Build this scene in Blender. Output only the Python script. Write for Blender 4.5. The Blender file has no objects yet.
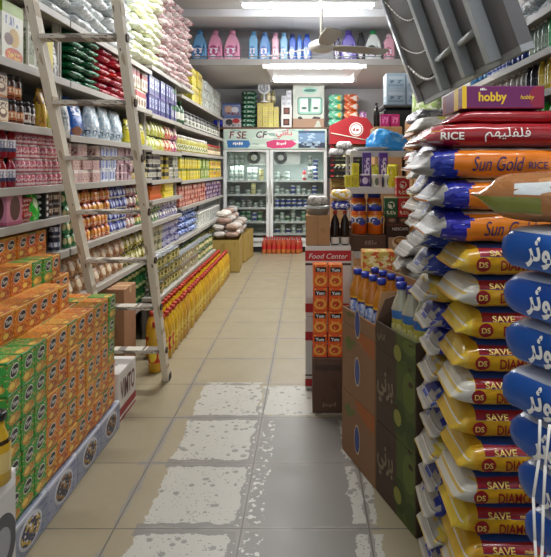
import bpy, bmesh, math, random
from mathutils import Vector, Matrix, noise as mnoise
R = random.Random(7)
S = bpy.context.scene
COL = S.collection
PI = math.pi

# ------------------------------------------------------------------ colours
def lin(c):
    return c / 12.92 if c <= .04045 else ((c + .055) / 1.055) ** 2.4
def H(h):
    h = h.lstrip('#')
    return tuple(lin(int(h[i:i + 2], 16) / 255) for i in (0, 2, 4)) + (1,)

# ------------------------------------------------------------------ materials
MATS = {}
def M(name, col, rough=.5, metal=0., emit=0., spec=.5, alpha=None, coat=0., jit=0.):
    if name in MATS: return MATS[name]
    m = bpy.data.materials.new(name); m.use_nodes = True
    b = m.node_tree.nodes['Principled BSDF']
    c = H(col)
    b.inputs['Base Color'].default_value = c
    b.inputs['Roughness'].default_value = rough
    b.inputs['Metallic'].default_value = metal
    b.inputs['Specular IOR Level'].default_value = spec
    b.inputs['Coat Weight'].default_value = coat
    if emit:
        b.inputs['Emission Color'].default_value = c
        b.inputs['Emission Strength'].default_value = emit
    MATS[name] = m
    return m

def uvgroup():
    g = bpy.data.node_groups.get('pack_coords')
    if g: return g
    g = bpy.data.node_groups.new('pack_coords', 'ShaderNodeTree')
    g.interface.new_socket('raw', in_out='OUTPUT', socket_type='NodeSocketVector')
    g.interface.new_socket('wrap', in_out='OUTPUT', socket_type='NodeSocketVector')
    N, L = g.nodes, g.links
    tc = N.new('ShaderNodeTexCoord')
    s = N.new('ShaderNodeSeparateXYZ'); L.new(tc.outputs['Generated'], s.inputs[0])
    n = N.new('ShaderNodeSeparateXYZ'); L.new(tc.outputs['Normal'], n.inputs[0])
    a = N.new('ShaderNodeMath'); a.operation = 'ABSOLUTE'; L.new(n.outputs[0], a.inputs[0])
    t = N.new('ShaderNodeMath'); t.operation = 'GREATER_THAN'; t.inputs[1].default_value = .7
    L.new(a.outputs[0], t.inputs[0])
    mx = N.new('ShaderNodeMix'); mx.data_type = 'FLOAT'
    L.new(t.outputs[0], mx.inputs[0]); L.new(s.outputs[0], mx.inputs[2]); L.new(s.outputs[1], mx.inputs[3])
    # top faces read their depth instead of the constant height
    a2 = N.new('ShaderNodeMath'); a2.operation = 'GREATER_THAN'; a2.inputs[1].default_value = .8
    L.new(n.outputs[2], a2.inputs[0])
    mz = N.new('ShaderNodeMix'); mz.data_type = 'FLOAT'
    L.new(a2.outputs[0], mz.inputs[0]); L.new(s.outputs[2], mz.inputs[2]); L.new(s.outputs[1], mz.inputs[3])
    c1 = N.new('ShaderNodeCombineXYZ'); L.new(s.outputs[0], c1.inputs[0]); L.new(s.outputs[2], c1.inputs[1])
    c2 = N.new('ShaderNodeCombineXYZ'); L.new(mx.outputs[0], c2.inputs[0]); L.new(mz.outputs[0], c2.inputs[1])
    o = N.new('NodeGroupOutput'); L.new(c1.outputs[0], o.inputs['raw']); L.new(c2.outputs[0], o.inputs['wrap'])
    return g

def pm(name, base, elems=(), rough=.4, raw=False, jit=.06, coat=0., bump=0., metal=0.):
    """Printed packaging: flat colour fields, ovals and blotches in pack coordinates."""
    if name in MATS: return MATS[name]
    m = bpy.data.materials.new(name); m.use_nodes = True
    nt = m.node_tree; N, L = nt.nodes, nt.links
    b = N['Principled BSDF']
    b.inputs['Roughness'].default_value = rough; b.inputs['Coat Weight'].default_value = coat
    b.inputs['Metallic'].default_value = metal
    g = N.new('ShaderNodeGroup'); g.node_tree = uvgroup()
    uv = g.outputs['raw' if raw else 'wrap']
    def math_(op, a, b_=None, c=None):
        n = N.new('ShaderNodeMath'); n.operation = op
        for i, v in enumerate((a, b_, c)):
            if v is None: continue
            if isinstance(v, (int, float)): n.inputs[i].default_value = v
            else: L.new(v, n.inputs[i])
        return n.outputs[0]
    def blob(cu, cv, ru, rv, rect):
        n = N.new('ShaderNodeVectorMath'); n.operation = 'MULTIPLY_ADD'
        L.new(uv, n.inputs[0]); n.inputs[1].default_value = (1 / ru, 1 / rv, 0); n.inputs[2].default_value = (-cu / ru, -cv / rv, 0)
        if rect:
            a = N.new('ShaderNodeVectorMath'); a.operation = 'ABSOLUTE'; L.new(n.outputs[0], a.inputs[0])
            s = N.new('ShaderNodeSeparateXYZ'); L.new(a.outputs[0], s.inputs[0])
            return math_('LESS_THAN', math_('MAXIMUM', s.outputs[0], s.outputs[1]), 1.)
        l = N.new('ShaderNodeVectorMath'); l.operation = 'LENGTH'; L.new(n.outputs[0], l.inputs[0])
        return math_('LESS_THAN', l.outputs['Value'], 1.)
    def noisy(su, sv, thr):
        n = N.new('ShaderNodeVectorMath'); n.operation = 'MULTIPLY'; L.new(uv, n.inputs[0]); n.inputs[1].default_value = (su, sv, 1)
        t = N.new('ShaderNodeTexNoise'); t.inputs['Scale'].default_value = 1; t.inputs['Detail'].default_value = 1
        L.new(n.outputs[0], t.inputs['Vector'])
        return math_('GREATER_THAN', t.outputs['Fac'], thr)
    cur = N.new('ShaderNodeRGB'); cur.outputs[0].default_value = H(base); cur = cur.outputs[0]
    for e in elems:
        k = e[0]
        if k == 'band': f = blob(.5, (e[1] + e[2]) / 2, 9, (e[2] - e[1]) / 2, True); c = e[3]
        elif k == 'rect': f = blob((e[1] + e[2]) / 2, (e[3] + e[4]) / 2, (e[2] - e[1]) / 2, (e[4] - e[3]) / 2, True); c = e[5]
        elif k == 'ell': f = blob(e[1], e[2], e[3], e[4], False); c = e[5]
        elif k == 'txt':      # blotches inside a field
            f = math_('MULTIPLY', blob((e[1] + e[2]) / 2, (e[3] + e[4]) / 2, (e[2] - e[1]) / 2, (e[4] - e[3]) / 2, True), noisy(e[6], e[7], .5)); c = e[5]
        elif k == 'blot': f = noisy(e[1], e[2], e[3]); c = e[4]
        mx = N.new('ShaderNodeMix'); mx.data_type = 'RGBA'
        L.new(f, mx.inputs[0]); L.new(cur, mx.inputs[6]); mx.inputs[7].default_value = H(c); cur = mx.outputs[2]
    if jit:
        oi = N.new('ShaderNodeObjectInfo')
        hs = N.new('ShaderNodeHueSaturation')
        L.new(math_('MULTIPLY_ADD', oi.outputs['Random'], jit * 4, 1 - jit * 2), hs.inputs['Value'])
        L.new(math_('MULTIPLY_ADD', oi.outputs['Random'], jit * .3, .5 - jit * .15), hs.inputs['Hue'])
        L.new(cur, hs.inputs['Color']); cur = hs.outputs[0]
    L.new(cur, b.inputs['Base Color'])
    if bump:
        tc = N.new('ShaderNodeTexCoord')
        t = N.new('ShaderNodeTexNoise'); t.inputs['Scale'].default_value = 22; t.inputs['Detail'].default_value = 3
        L.new(tc.outputs['Object'], t.inputs['Vector'])
        bp = N.new('ShaderNodeBump'); bp.inputs['Strength'].default_value = bump; bp.inputs['Distance'].default_value = .02
        L.new(t.outputs['Fac'], bp.inputs['Height']); L.new(bp.outputs[0], b.inputs['Normal'])
    MATS[name] = m
    return m

# ------------------------------------------------------------------ mesh builders
def fin(name, bm, mats, smooth=False):
    me = bpy.data.meshes.new(name)
    bmesh.ops.recalc_face_normals(bm, faces=bm.faces[:])
    bm.to_mesh(me); bm.free()
    for m in (mats if isinstance(mats, (list, tuple)) else [mats]): me.materials.append(m)
    if smooth:
        for p in me.polygons: p.use_smooth = True
    return me

def add_box(bm, x0, x1, y0, y1, z0, z1, mi=0, bev=0.):
    t = bmesh.new(); r = bmesh.ops.create_cube(t, size=1)
    for v in t.verts:
        v.co = Vector((x0 + (v.co.x + .5) * (x1 - x0), y0 + (v.co.y + .5) * (y1 - y0), z0 + (v.co.z + .5) * (z1 - z0)))
    if bev: bmesh.ops.bevel(t, geom=t.edges[:], offset=bev, segments=1, affect='EDGES')
    merge(bm, t, mi)

def merge(bm, t, mi=None):
    vm = {}
    for v in t.verts: vm[v] = bm.verts.new(v.co)
    for f in t.faces:
        try: nf = bm.faces.new([vm[v] for v in f.verts])
        except ValueError: continue
        nf.material_index = f.material_index if mi is None else mi
        nf.smooth = f.smooth
    t.free()

def box(w, d, h, mats, bev=.003, front=None, top=None, side=None):
    """Carton, base centre at origin, front towards -Y; material slots by face."""
    bm = bmesh.new(); add_box(bm, -w / 2, w / 2, -d / 2, d / 2, 0, h, 0, bev)
    bm.normal_update()
    for f in bm.faces:
        n = f.normal
        if front is not None and n.y < -.9: f.material_index = front
        elif top is not None and n.z > .9: f.material_index = top
        elif side is not None and abs(n.x) > .9: f.material_index = side
    return fin('carton', bm, mats)

def add_lathe(bm, prof, n=14, mi=0, c=(0, 0), sq=1., mis=None):
    rings = []
    for r, z in prof:
        if r < 1e-5: rings.append([bm.verts.new((c[0], c[1], z))]); continue
        rings.append([bm.verts.new((c[0] + r * math.cos(2 * PI * k / n), c[1] + r * sq * math.sin(2 * PI * k / n), z)) for k in range(n)])
    for i in range(len(rings) - 1):
        a, b = rings[i], rings[i + 1]
        for k in range(n):
            k2 = (k + 1) % n
            if len(a) == 1 and len(b) == 1: continue
            if len(a) == 1: vs = [a[0], b[k2], b[k]]
            elif len(b) == 1: vs = [a[k], a[k2], b[0]]
            else: vs = [a[k], a[k2], b[k2], b[k]]
            f = bm.faces.new(vs); f.smooth = True
            f.material_index = mis[i] if mis else mi

def lathe(prof, mats, n=14, sq=1., mis=None):
    bm = bmesh.new(); add_lathe(bm, prof, n, 0, sq=sq, mis=mis)
    return fin('turned', bm, mats)

def add_tube(bm, a, b, r, n=8, mi=0):
    a, b = Vector(a), Vector(b); d = (b - a).normalized()
    u = d.orthogonal().normalized(); v = d.cross(u)
    ra = [bm.verts.new(a + (u * math.cos(2 * PI * k / n) + v * math.sin(2 * PI * k / n)) * r) for k in range(n)]
    rb = [bm.verts.new(b + (u * math.cos(2 * PI * k / n) + v * math.sin(2 * PI * k / n)) * r) for k in range(n)]
    for k in range(n):
        f = bm.faces.new((ra[k], ra[(k + 1) % n], rb[(k + 1) % n], rb[k])); f.material_index = mi; f.smooth = True
    f = bm.faces.new(ra[::-1]); f.material_index = mi
    f = bm.faces.new(rb); f.material_index = mi

def pouch(w, d, h, mats, seed=0, nx=8, nz=9, crump=.006):
    """Standing pouch: fat base, pinched sealed top, crumpled film."""
    bm = bmesh.new(); grid = {}
    for side in (-1, 1):
        for i in range(nx + 1):
            for k in range(nz + 1):
                x, z = i / nx, k / nz
                th = (d / 2) * (1 - z ** 2.6) * (max(0, 1 - abs(2 * x - 1) ** 3.5)) ** .6
                th *= .75 + .25 * min(1, z * 4)
                p = Vector(((x - .5) * w * (1 - .05 * z), side * th, z * h))
                nz_ = mnoise.noise_vector(Vector((p.x * 26 + seed * 3.1, z * 7 * h / .2 + side, seed))) * crump
                if 0 < i < nx and 0 < k < nz: p += nz_
                edge = i in (0, nx) or k == nz
                if edge and side == 1: grid[side, i, k] = grid[-1, i, k]; continue
                grid[side, i, k] = bm.verts.new(p)
    for side in (-1, 1):
        for i in range(nx):
            for k in range(nz):
                q = [grid[side, i, k], grid[side, i + 1, k], grid[side, i + 1, k + 1], grid[side, i, k + 1]]
                f = bm.faces.new(q if side == -1 else q[::-1]); f.smooth = True
    return fin('pouch', bm, mats)

def sack(L_, D, T, mats, seed=0, nu=26, na=18, amp=.006, n=3.2, tail=.1, droop=.02, zone=None):
    """Lying filled bag: long axis X, sealed flat tails at both ends, base at z=0."""
    bm = bmesh.new(); rings = []
    for i in range(nu + 1):
        u = -1 + 2 * i / nu
        e = max(0., 1 - abs(u) ** 5) if abs(u) < 1 else 0
        body = min(1., (1 - abs(u)) / tail) if tail else 1
        body = body * body * (3 - 2 * body)
        hh = max(.004, T / 2 * (.1 + .9 * body) * (.55 + .45 * e)) if abs(u) > 1 - tail * 1.6 else T / 2 * (.93 + .07 * e)
        dd = D / 2 * (.86 + .14 * body)
        zc = T / 2 - droop * (1 - body)
        ring = []
        for k in range(na):
            a = 2 * PI * k / na
            c, s = math.cos(a), math.sin(a)
            y = dd * math.copysign(abs(c) ** (2 / n), c); z = hh * math.copysign(abs(s) ** (2 / n), s)
            p = Vector((u * L_ / 2, y, zc + z))
            nv = mnoise.noise_vector(Vector((p.x * 14 + seed * 5.3, p.y * 14, p.z * 16 + seed))) * amp
            nv += mnoise.noise_vector(Vector((p.x * 38 + seed * 5.3, p.y * 30, p.z * 30 - seed))) * amp * .5
            nv.x *= .5
            nv.z *= .45
            p += nv
            p.z = min(max(p.z, .0004 - (droop * 1.2 if abs(u) > 1 - tail * 1.2 else 0)), T)
            ring.append(bm.verts.new(p))
        rings.append(ring)
    for i in range(nu):
        for k in range(na):
            f = bm.faces.new((rings[i][k], rings[i + 1][k], rings[i + 1][(k + 1) % na], rings[i][(k + 1) % na])); f.smooth = True
            if zone: f.material_index = zone(-1 + 2 * (i + .5) / nu, k, na)
    bm.faces.new(rings[0]); bm.faces.new(rings[-1][::-1])
    return fin('sack', bm, mats)

def text_bm(s, w=None, h=None, shear=0., bold=0., cuts=0):
    """Lettering as flat faces in XZ, lower-left at the origin, scaled to width w or height h."""
    if s[0] == '~':       # print too small to read: a few worn strokes
        bm = bmesh.new(); q = random.Random(len(s)); x = 0.
        for _ in range(len(s) - 1):
            b = q.uniform(.25, .6); z0, z1 = q.uniform(0, .25), q.uniform(.6, 1.)
            bm.faces.new([bm.verts.new(v) for v in ((x, 0, z0), (x + b, 0, z0 + .1), (x + b, 0, z1), (x + .05, 0, z1 - .1))]); x += b + .12
        H_ = h or .1; kx = (w / x) if w else H_ * .9
        for v in bm.verts: v.co = Vector((v.co.x * kx, 0, v.co.z * H_))
        return bm, x * kx, H_
    c = bpy.data.curves.new('lettering', 'FONT'); c.body = s; c.shear = shear; c.offset = bold; c.resolution_u = 3
    o = bpy.data.objects.new('lettering', c); COL.objects.link(o)
    dg = bpy.context.evaluated_depsgraph_get(); dg.update()
    me = bpy.data.meshes.new_from_object(o.evaluated_get(dg))
    bpy.data.objects.remove(o); bpy.data.curves.remove(c)
    bm = bmesh.new(); bm.from_mesh(me); bpy.data.meshes.remove(me)
    bmesh.ops.remove_doubles(bm, verts=bm.verts[:], dist=1e-4)
    xs = [v.co.x for v in bm.verts]; ys = [v.co.y for v in bm.verts]
    x0, y0, W, HH = min(xs), min(ys), max(xs) - min(xs), max(ys) - min(ys)
    kx = w / W if w else h / HH
    ky = h / HH if h else kx
    for v in bm.verts: v.co = Vector(((v.co.x - x0) * kx, 0, (v.co.y - y0) * ky))
    HH *= ky
    for i in range(1, cuts + 1):
        z = HH * i / (cuts + 1)
        bmesh.ops.bisect_plane(bm, geom=bm.verts[:] + bm.edges[:] + bm.faces[:], plane_co=(0, 0, z), plane_no=(0, 0, 1))
    return bm, W * kx, HH

def stick(me, tb, f, mi):
    """Put lettering tb on mesh me through the map f(x, z) -> point."""
    bm = bmesh.new(); bm.from_mesh(me)
    for v in tb.verts: v.co = Vector(f(v.co.x, v.co.z))
    for q in tb.faces: q.smooth = False
    merge(bm, tb, mi); bm.to_mesh(me); bm.free()
def flatfront(me, s, x, z, mi, w=None, h=None, y=0., shear=0., bold=0.):
    tb, W, HH = text_bm(s, w, h, shear, bold)
    stick(me, tb, lambda a, c: (x - W / 2 + a, y - .0012, z + c), mi)
def bagfront(me, s, x, z, mi, D, T, w=None, h=None, shear=0., bold=0., n=3.2, off=.005):
    tb, W, HH = text_bm(s, w, h, shear, bold, cuts=4)
    def f(a, c):
        zz = z - HH / 2 + c
        q = min(.97, abs((zz - T / 2) / (T / 2)))
        return (x + a, -(D / 2) * (1 - q ** n) ** (1 / n) - off, zz)
    stick(me, tb, f, mi)

def ovalfront(me, cx, cz, rx, rz, y, mi, n=14):
    bm = bmesh.new(); bm.from_mesh(me)
    f = bm.faces.new([bm.verts.new((cx + rx * math.cos(2 * PI * k / n), y, cz + rz * math.sin(2 * PI * k / n))) for k in range(n)])
    f.material_index = mi; bm.to_mesh(me); bm.free()

# ------------------------------------------------------------------ objects
def obj(name, me, parent=None, loc=(0, 0, 0), rz=0., rot=None):
    o = bpy.data.objects.new(name, me); COL.objects.link(o)
    o.location = loc; o.rotation_euler = rot if rot else (0, 0, rz)
    if parent: o.parent = parent
    return o
def tag(o, label, cat, group=None):
    if len(label.split()) > 16: label = label.replace('from the near end', 'along').replace('from the end by the hanging rack', 'along')
    if len(label.split()) > 16: label = label.replace(' the ', ' ').replace('from ladder', 'along')
    o['label'] = label; o['category'] = cat
    if group: o['group'] = group
    return o
def struct(name, me, **k):
    o = obj(name, me, **k); o['kind'] = 'structure'; return o
def thing(name, label, cat, loc=(0, 0, 0), rz=0., group=None, rot=None):
    return tag(obj(name, None, None, loc, rz, rot), label, cat, group)
class P:
    """One kind of product: name, category, body mesh, parts [(name, mesh, offset)], footprint."""
    def __init__(s, name, cat, me, w, d, h, parts=()):
        s.name, s.cat, s.me, s.w, s.d, s.h, s.parts = name, cat, me, w, d, h, parts
def place(p, label, loc, rz=0., group=None, rot=None):
    o = tag(obj(p.name, p.me, None, loc, rz, rot), label, p.cat, group)
    for n, m, off in p.parts: obj(n, m, o, off)
    return o
ONES = 'zeroth first second third fourth fifth sixth seventh eighth ninth tenth eleventh twelfth thirteenth fourteenth fifteenth sixteenth seventeenth eighteenth nineteenth'.split()
def nth(i):
    if i < 20: return ONES[i]
    t, u = divmod(i, 10)
    T = {2: 'twent', 3: 'thirt', 4: 'fort', 5: 'fift', 6: 'sixt', 7: 'sevent'}[t]
    return T + 'ieth' if u == 0 else T + 'y-' + ONES[u]
def layer(t, n):
    if n == 1: return ''
    if t == 0: return ', lowest layer' if n > 2 else ', lower layer'
    if t == n - 1: return ', top layer' if n > 2 else ', upper layer'
    return ', ' + nth(t + 1) + ' layer'
def fill(p, base, z, y0, y1, tiers=1, xf=-1.485, gap=.006, jit=.02, face=PI / 2, step=0., group=None, miss=0., end='near end', sgn=1, rjit=.06):
    """A run of one product along Y, fronts towards the aisle."""
    n = max(1, int((y1 - y0 + gap) / (p.w + gap)))
    pitch = (y1 - y0) / n
    for i in range(n):
        for t in range(tiers):
            if miss and t == tiers - 1 and R.random() < miss: continue
            lab = base + layer(t, tiers) + (', %s from the %s' % (nth(i + 1), end) if n > 1 else '')
            place(p, lab, (xf - sgn * (p.d / 2 + step * t + R.random() * jit), y0 + pitch * (i + .5), z + t * (p.h + .001)),
                  face + R.uniform(-rjit, rjit), group or base)

# ------------------------------------------------------------------ shared materials
WHITE = M('white_print', '#f2f0ea', .45)
BLACK = M('black_print', '#141416', .4)
KRAFT = pm('brown_cardboard', '#a87f58', [('blot', 3, 3, .62, '#9d7450')], .8, jit=.05)
KRAFTD = pm('dark_brown_cardboard', '#5e4536', [('blot', 3, 3, .6, '#553e30')], .75, jit=.03)
TAPE = M('packing_tape', '#bb9a6c', .35)
SHELFM = M('grey_enamel_shelf', '#a9a59c', .45)
SHELFD = M('shelf_back_steel', '#6b6862', .6)
STEEL = M('steel', '#a9adb0', .35, .7)
CAPBLUE = M('blue_plastic_cap', '#23369c', .3)
CAPRED = M('red_plastic_cap', '#b23425', .35)
CAPWHITE = M('white_plastic_cap', '#e9e7e0', .35)
CAPBLACK = M('black_plastic_cap', '#18181a', .35)
CAPGREEN = M('green_plastic_cap', '#1e8a4e', .35)
CAPYEL = M('yellow_plastic_cap', '#e0b81e', .35)

# ------------------------------------------------------------------ camera
FPX = 572.
cam = bpy.data.cameras.new('camera'); co = bpy.data.objects.new('camera', cam); COL.objects.link(co)
co.location = (0, 0, 1.5); co.rotation_euler = (PI / 2, 0, 0)
cam.sensor_fit = 'HORIZONTAL'; cam.sensor_width = 36; cam.lens = FPX / 551 * 36
cam.shift_x = -(308 - 275.5) / 551; cam.shift_y = -(278.5 - 168) / 551
cam.clip_start = .05
S.camera = co

# ------------------------------------------------------------------ the room
XW0, XW1, YB, CZ = -1.97, 1.9, 10.85, 3.6
def floor_mat():
    m = bpy.data.materials.new('worn_floor_tiles'); m.use_nodes = True
    nt = m.node_tree; N, L = nt.nodes, nt.links; b = N['Principled BSDF']
    tc = N.new('ShaderNodeTexCoord'); sp = N.new('ShaderNodeSeparateXYZ'); L.new(tc.outputs['Object'], sp.inputs[0])
    def mt(op, a, b_=None, c=None):
        n = N.new('ShaderNodeMath'); n.operation = op
        for i, v in enumerate((a, b_, c)):
            if v is None: continue
            if isinstance(v, (int, float)): n.inputs[i].default_value = v
            else: L.new(v, n.inputs[i])
        return n.outputs[0]
    def nz(scale, det=3, seed=0., rough=.55):
        n = N.new('ShaderNodeTexNoise'); n.noise_dimensions = '4D'; n.inputs['W'].default_value = seed
        n.inputs['Scale'].default_value = scale; n.inputs['Detail'].default_value = det; n.inputs['Roughness'].default_value = rough
        L.new(tc.outputs['Object'], n.inputs['Vector']); return n.outputs['Fac']
    def mix(f, a, col):
        n = N.new('ShaderNodeMix'); n.data_type = 'RGBA'
        if isinstance(f, (int, float)): n.inputs[0].default_value = f
        else: L.new(f, n.inputs[0])
        L.new(a, n.inputs[6])
        if isinstance(col, str): n.inputs[7].default_value = H(col)
        else: L.new(col, n.inputs[7])
        return n.outputs[2]
    X, Y = sp.outputs[0], sp.outputs[1]
    T = .53
    fx = mt('FRACT', mt('DIVIDE', mt('ADD', X, .276 + 10 * T), T)); fy = mt('FRACT', mt('DIVIDE', mt('ADD', Y, -2.379 + 10 * T), T))
    ex = mt('MULTIPLY', mt('MINIMUM', fx, mt('SUBTRACT', 1., fx)), T); ey = mt('MULTIPLY', mt('MINIMUM', fy, mt('SUBTRACT', 1., fy)), T)
    ed = mt('MINIMUM', ex, ey)
    grout = mt('LESS_THAN', ed, mt('MULTIPLY_ADD', nz(9, 2, 3), .004, .0012))
    wide = mt('LESS_THAN', ed, mt('MULTIPLY_ADD', nz(7, 3, 5), .085, -.031))      # dirt that creeps in from the joints
    def rng(v, a, c): return mt('MULTIPLY', mt('GREATER_THAN', v, a), mt('LESS_THAN', v, c))
    wob = mt('MULTIPLY_ADD', nz(5, 5, 1, .7), .16, -.08)
    Xw, Yw = mt('ADD', X, wob), mt('ADD', Y, wob)
    c0 = N.new('ShaderNodeRGB'); c0.outputs[0].default_value = H('#978c72')
    c = mix(mt('MULTIPLY', nz(2.2, 4, 2), .55), c0.outputs[0], '#80765d')
    c = mix(mt('MULTIPLY', nz(26, 3, 9), .3), c, '#a89d84')
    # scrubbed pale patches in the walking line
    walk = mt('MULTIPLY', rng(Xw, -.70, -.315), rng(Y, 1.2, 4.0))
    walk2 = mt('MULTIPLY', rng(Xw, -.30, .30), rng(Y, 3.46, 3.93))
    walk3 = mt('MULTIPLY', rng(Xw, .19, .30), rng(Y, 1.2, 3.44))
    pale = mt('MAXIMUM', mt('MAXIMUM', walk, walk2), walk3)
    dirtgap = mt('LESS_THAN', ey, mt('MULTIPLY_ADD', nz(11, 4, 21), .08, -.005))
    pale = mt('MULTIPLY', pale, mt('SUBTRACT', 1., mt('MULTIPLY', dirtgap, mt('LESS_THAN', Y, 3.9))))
    gz = mt('MULTIPLY', rng(Xw, -.335, .25), rng(Yw, .9, 3.45))
    gz = mt('MAXIMUM', gz, mt('MULTIPLY', mt('MULTIPLY', dirtgap, rng(X, -.72, -.25)), mt('LESS_THAN', Y, 3.9)))
    gz = mt('MAXIMUM', gz, mt('MULTIPLY', rng(Xw, -.4, -.26), rng(Y, .9, 3.6)))
    c = mix(mt('MULTIPLY', gz, .92), c, '#7b7873')
    c = mix(mt('MULTIPLY', mt('MULTIPLY', nz(3.5, 4, 4), gz), .35), c, '#6c6a67')
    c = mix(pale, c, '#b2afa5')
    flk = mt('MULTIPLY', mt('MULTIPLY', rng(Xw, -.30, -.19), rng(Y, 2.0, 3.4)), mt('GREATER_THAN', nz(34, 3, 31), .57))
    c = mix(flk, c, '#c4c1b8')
    v = N.new('ShaderNodeTexVoronoi'); v.inputs['Scale'].default_value = 19; L.new(tc.outputs['Object'], v.inputs['Vector'])
    spots = mt('LESS_THAN', v.outputs['Distance'], mt('MULTIPLY_ADD', nz(4.5, 4, 12), .9, -.2))
    c = mix(mt('MULTIPLY', spots, pale), c, '#85837d')
    v2 = N.new('ShaderNodeTexVoronoi'); v2.inputs['Scale'].default_value = 60; L.new(tc.outputs['Object'], v2.inputs['Vector'])
    sp2 = mt('LESS_THAN', v2.outputs['Distance'], mt('MULTIPLY_ADD', nz(6, 3, 14), .7, -.16))
    c = mix(mt('MULTIPLY', sp2, pale), c, '#7d7b76')
    c = mix(mt('MULTIPLY', wide, rng(X, -.86, .3)), c, '#87827a')
    c = mix(grout, c, '#5f5a52')
    L.new(c, b.inputs['Base Color'])
    L.new(mt('MULTIPLY_ADD', nz(5, 3, 17), .3, .25), b.inputs['Roughness'])
    b.inputs['Specular IOR Level'].default_value = .4
    return m
bm = bmesh.new(); add_box(bm, XW0 - .2, XW1 + .2, .0, YB + .2, -.1, 0)
struct('floor', fin('floor', bm, floor_mat()))
PAINT = pm('grey_wall_paint', '#c6c5c4', [('blot', 5, 5, .6, '#bfbebd')], .7, jit=0)
CEILP = pm('ceiling_paint', '#cfcfd0', [('blot', 4, 4, .6, '#c7c7c8')], .7, jit=0)
def sbox(name, *a, m=PAINT, bev=0.):
    bm = bmesh.new(); add_box(bm, *a, 0, bev); return struct(name, fin(name, bm, m))
sbox('wall_left', XW0 - .15, XW0, .0, YB + .15, 0, CZ)
sbox('wall_right', XW1, XW1 + .15, .0, YB + .15, 0, CZ)
sbox('wall_back', XW0, XW1, YB, YB + .15, 0, CZ)
sbox('ceiling', XW0 - .15, XW1 + .15, .0, YB + .15, CZ, CZ + .15, m=CEILP)
sbox('ceiling_bulkhead', XW0, XW1, 8.3, YB, 3.0, 3.06, m=CEILP)
sbox('wall_bulkhead', XW0, XW1, 8.8, 8.9, 3.06, CZ)
sbox('trim_1', XW0, XW1, 8.27, 8.3, 2.985, 3.075, m=M('painted_edge', '#8f8c88', .6))
sbox('trim_2', XW0, XW1, 7.55, 7.75, 3.5, CZ, m=CEILP)

# ------------------------------------------------------------------ lights
TUBE = M('lit_fluorescent_tube', '#f4f8ff', .4, emit=26.)
FIXT = M('white_enamel_fitting', '#e8e9ea', .4)
def area(name, loc, sx, sy, power, rot=(0, 0, 0), col=(1, .98, .95)):
    l = bpy.data.lights.new(name, 'AREA'); l.shape = 'RECTANGLE'; l.size = sx; l.size_y = sy; l.energy = power; l.color = col
    o = bpy.data.objects.new(name, l); COL.objects.link(o); o.location = loc; o.rotation_euler = rot; return o
def batten(loc, ln, label, rz=0.):
    t = thing('fluorescent_batten_light', label, 'ceiling light', loc, rz, 'fluorescent ceiling lights')
    bm = bmesh.new(); add_box(bm, -ln / 2, ln / 2, -.06, .06, -.06, 0, 0, .008); obj('housing', fin('housing', bm, FIXT), t)
    bm = bmesh.new(); add_tube(bm, (-ln / 2 + .05, 0, -.085), (ln / 2 - .05, 0, -.09), .03, 10); obj('tube', fin('tube', bm, TUBE), t)
    for s in (-1, 1):
        bm = bmesh.new(); add_box(bm, s * (ln / 2 - .05) - .02, s * (ln / 2 - .05) + .02, -.025, .025, -.12, -.06, 0, .004)
        obj('tube_holder', fin('holder', bm, FIXT), t)
    return t
batten((0, 7.1, CZ), 1.72, 'long lit fluorescent tube on the ceiling above the ceiling fan')
area('tube_glow', (0, 7.1, 3.44), 1.6, .06, 42)
# square hanging light: two lit tubes and two slanting side reflectors
t = thing('square_hanging_light', 'square white hanging light frame with lit tubes under the bulkhead', 'ceiling light', (.09, 0, 0))
def quad_plate(pts, th, mat):
    bm = bmesh.new(); a = [bm.verts.new(p) for p in pts]; b = [bm.verts.new(Vector(p) + Vector((0, 0, th))) for p in pts]
    bm.faces.new(a); bm.faces.new(b[::-1])
    for k in range(4): bm.faces.new((a[k], a[(k + 1) % 4], b[(k + 1) % 4], b[k]))
    return fin('plate', bm, mat)
LY0, LY1, LX = 7.8, 9.5, .68
zt = lambda y: 2.885 + (y - LY0) * .045
obj('back_plate', quad_plate([(-LX + .09, LY0 + .12, zt(LY0) + .05), (LX - .09, LY0 + .12, zt(LY0) + .05), (LX - .09, LY1 - .1, zt(LY1)), (-LX + .09, LY1 - .1, zt(LY1))], .012, FIXT), t)
for s in (-1, 1):
    obj('side_reflector', quad_plate([(s * LX, LY0, zt(LY0)), (s * (LX - .1), LY0, zt(LY0) + .03), (s * (LX - .1), LY1, zt(LY1) + .03), (s * LX, LY1, zt(LY1))], .012, FIXT), t)
for y in (LY0 + .03, LY1 - .03):
    bm = bmesh.new(); add_tube(bm, (-LX + .04, y, zt(y) - .01), (LX - .04, y, zt(y) - .01), .016 if y < 8 else .03, 10); obj('tube', fin('tube', bm, TUBE), t)
for sx in (-1, 1):
    for y in (LY0 + .03, LY1 - .03):
        bm = bmesh.new(); add_box(bm, sx * LX - .03, sx * LX + .03, y - .03, y + .03, zt(y) - .03, zt(y) + .03, 0, .006); obj('corner_clip', fin('clip', bm, FIXT), t)
        bm = bmesh.new(); add_tube(bm, (sx * (LX - .05), max(y, 8.34), zt(y)), (sx * (LX - .05), max(y, 8.34), 3.0), .006, 6); obj('hanger', fin('hanger', bm, FIXT), t)
area('square_light_glow', (.09, 8.6, 2.82), 1.3, 1.5, 48)
# battens added out of view to brighten the front aisle and wall shelf
for y, nm in ((5.0, 'added unseen batten light on the ceiling nearer than the ceiling fan'), (1.25, 'added unseen batten light on the ceiling over the blue flour bags')):
    bx = -.65 if y > 4 else .6
    batten((bx, y, CZ), 1.5, nm)
    area('tube_glow', (bx, y, 3.44), 1.4, .08, 66 if y > 4 else 26)  # area lamp of each added batten
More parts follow.
